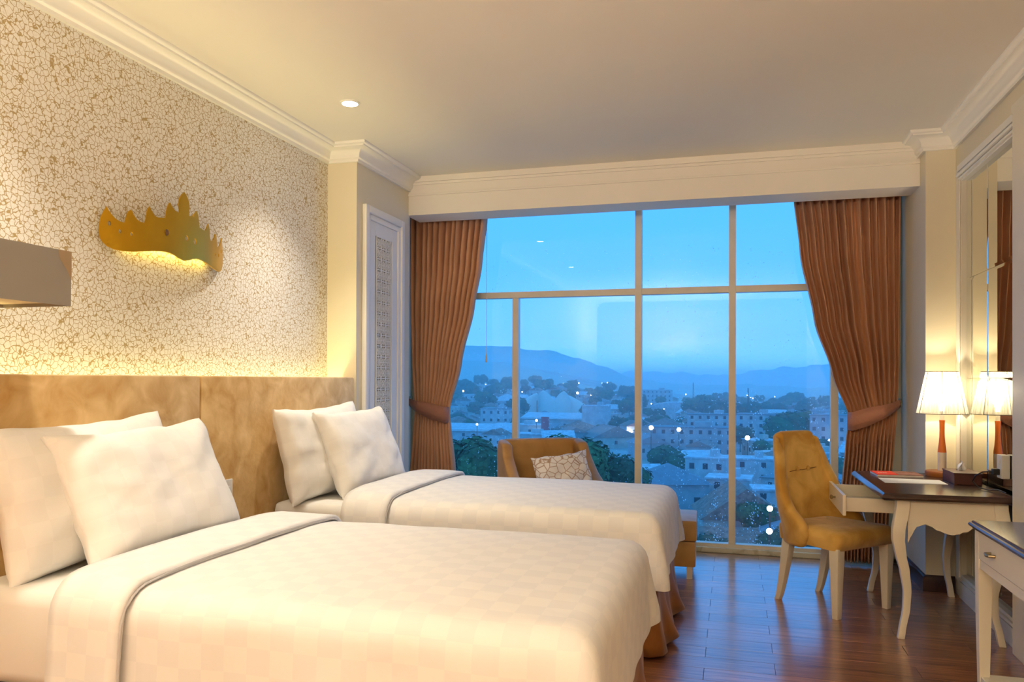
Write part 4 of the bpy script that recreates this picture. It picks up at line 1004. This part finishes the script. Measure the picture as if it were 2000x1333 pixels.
tag(ot, 'low tan leather ottoman past the foot of the far bed', 'ottoman')

# ------------------------------------------------------------------ console with drawer beside the camera
cn = empty('console_table', (1.17, 3.23, 0))
cx0, cx1, cy0, cy1 = -.205, .20, -.52, .50
prof = [(.02, .728), (.012, .731), (.012, .737), (.002, .740), (-.002, .747), (.002, .754), (.010, .757), (.010, .761), (.016, .765)]
MB().loft([[(cx0+o_, cy0+o_, z), (cx1, cy0+o_, z), (cx1, cy1-o_, z), (cx0+o_, cy1-o_, z)] for o_, z in prof]).build('top', M_TOP, cn, bevel=.0008, smooth=50)
for sx, sy in ((cx0+.045, cy1-.045), (cx0+.045, cy0+.045), (cx1-.03, cy1-.045), (cx1-.03, cy0+.045)):
    rings = []
    for z, w_ in ((0, .017), (.45, .025), (.58, .026), (.728, .026)): rings.append([(sx+a*w_, sy+b*w_, z) for a, b in ((-1, -1), (1, -1), (1, 1), (-1, 1))])
    MB().loft(rings).build('leg', M_FURN, cn, bevel=.002)
MB().box(cx0+.024, cx0+.04, cy0+.07, cy1-.07, .575, .612).build('front_rail', M_FURN, cn); MB().box(cx0+.06, cx1-.05, cy1-.065, cy1-.045, .575, .728).build('side_rail', M_FURN, cn); MB().box(cx0+.06, cx1-.05, cy0+.045, cy0+.065, .575, .728).build('side_rail', M_FURN, cn)
MB().box(cx1-.03, cx1-.01, cy0+.07, cy1-.07, .575, .728).build('back_rail', M_FURN, cn)
dr_ = MB().box(cx0+.021, cx0+.038, cy0+.073, cy1-.073, .615, .726).build('drawer', M_FURN, cn, bevel=.0015)
for yy in (.245, -.265):
    h_o = MB().tube([(cx0+.022, yy+.026, .668), (cx0+.0, yy+.024, .668), (cx0-.004, yy, .666), (cx0+.0, yy-.024, .668), (cx0+.022, yy-.026, .668)], .0065, 10).build('handle', M_BRASS, dr_, smooth=60)
MB().box(cx0+.03, cx1-.02, cy0+.03, cy1-.03, .10, .125).build('shelf', M_FURN, cn, bevel=.003)
tag(cn, 'cream console table with dark top and brass drawer handle, standing before the writing desk', 'table')

# ------------------------------------------------------------------ unseen uplighter added behind the camera to brighten ceiling and room
sl = empty('floor_lamp', (-1.1, -2.1, 0))
MB().lathe([(.15, 0), (.15, .02), (.02, .03)], 28).build('base', M_BRASS, sl, smooth=40); MB().tube([(0, 0, .02), (0, 0, 1.72)], .012, 10).build('pole', M_BRASS, sl)
mb = MB(); mb.grid([[(r_*math.cos(2*PI*j/32), r_*math.sin(2*PI*j/32), z_) for j in range(32)] for r_, z_ in ((.01, 1.70), (.10, 1.715), (.17, 1.76), (.205, 1.83))], closed_u=True); b_ = mb.build('bowl', M_WHITE, sl, smooth=80)
s_ = b_.modifiers.new('thickness', 'SOLIDIFY'); s_.thickness = .006
light('bulb_light', 'POINT', (0, 0, 1.80), FILL_UPLIGHT_W, WARM, sl, shadow_soft_size=.04)
tag(sl, 'unseen brass uplighter with a white bowl, added behind the camera as room fill', 'lamp')
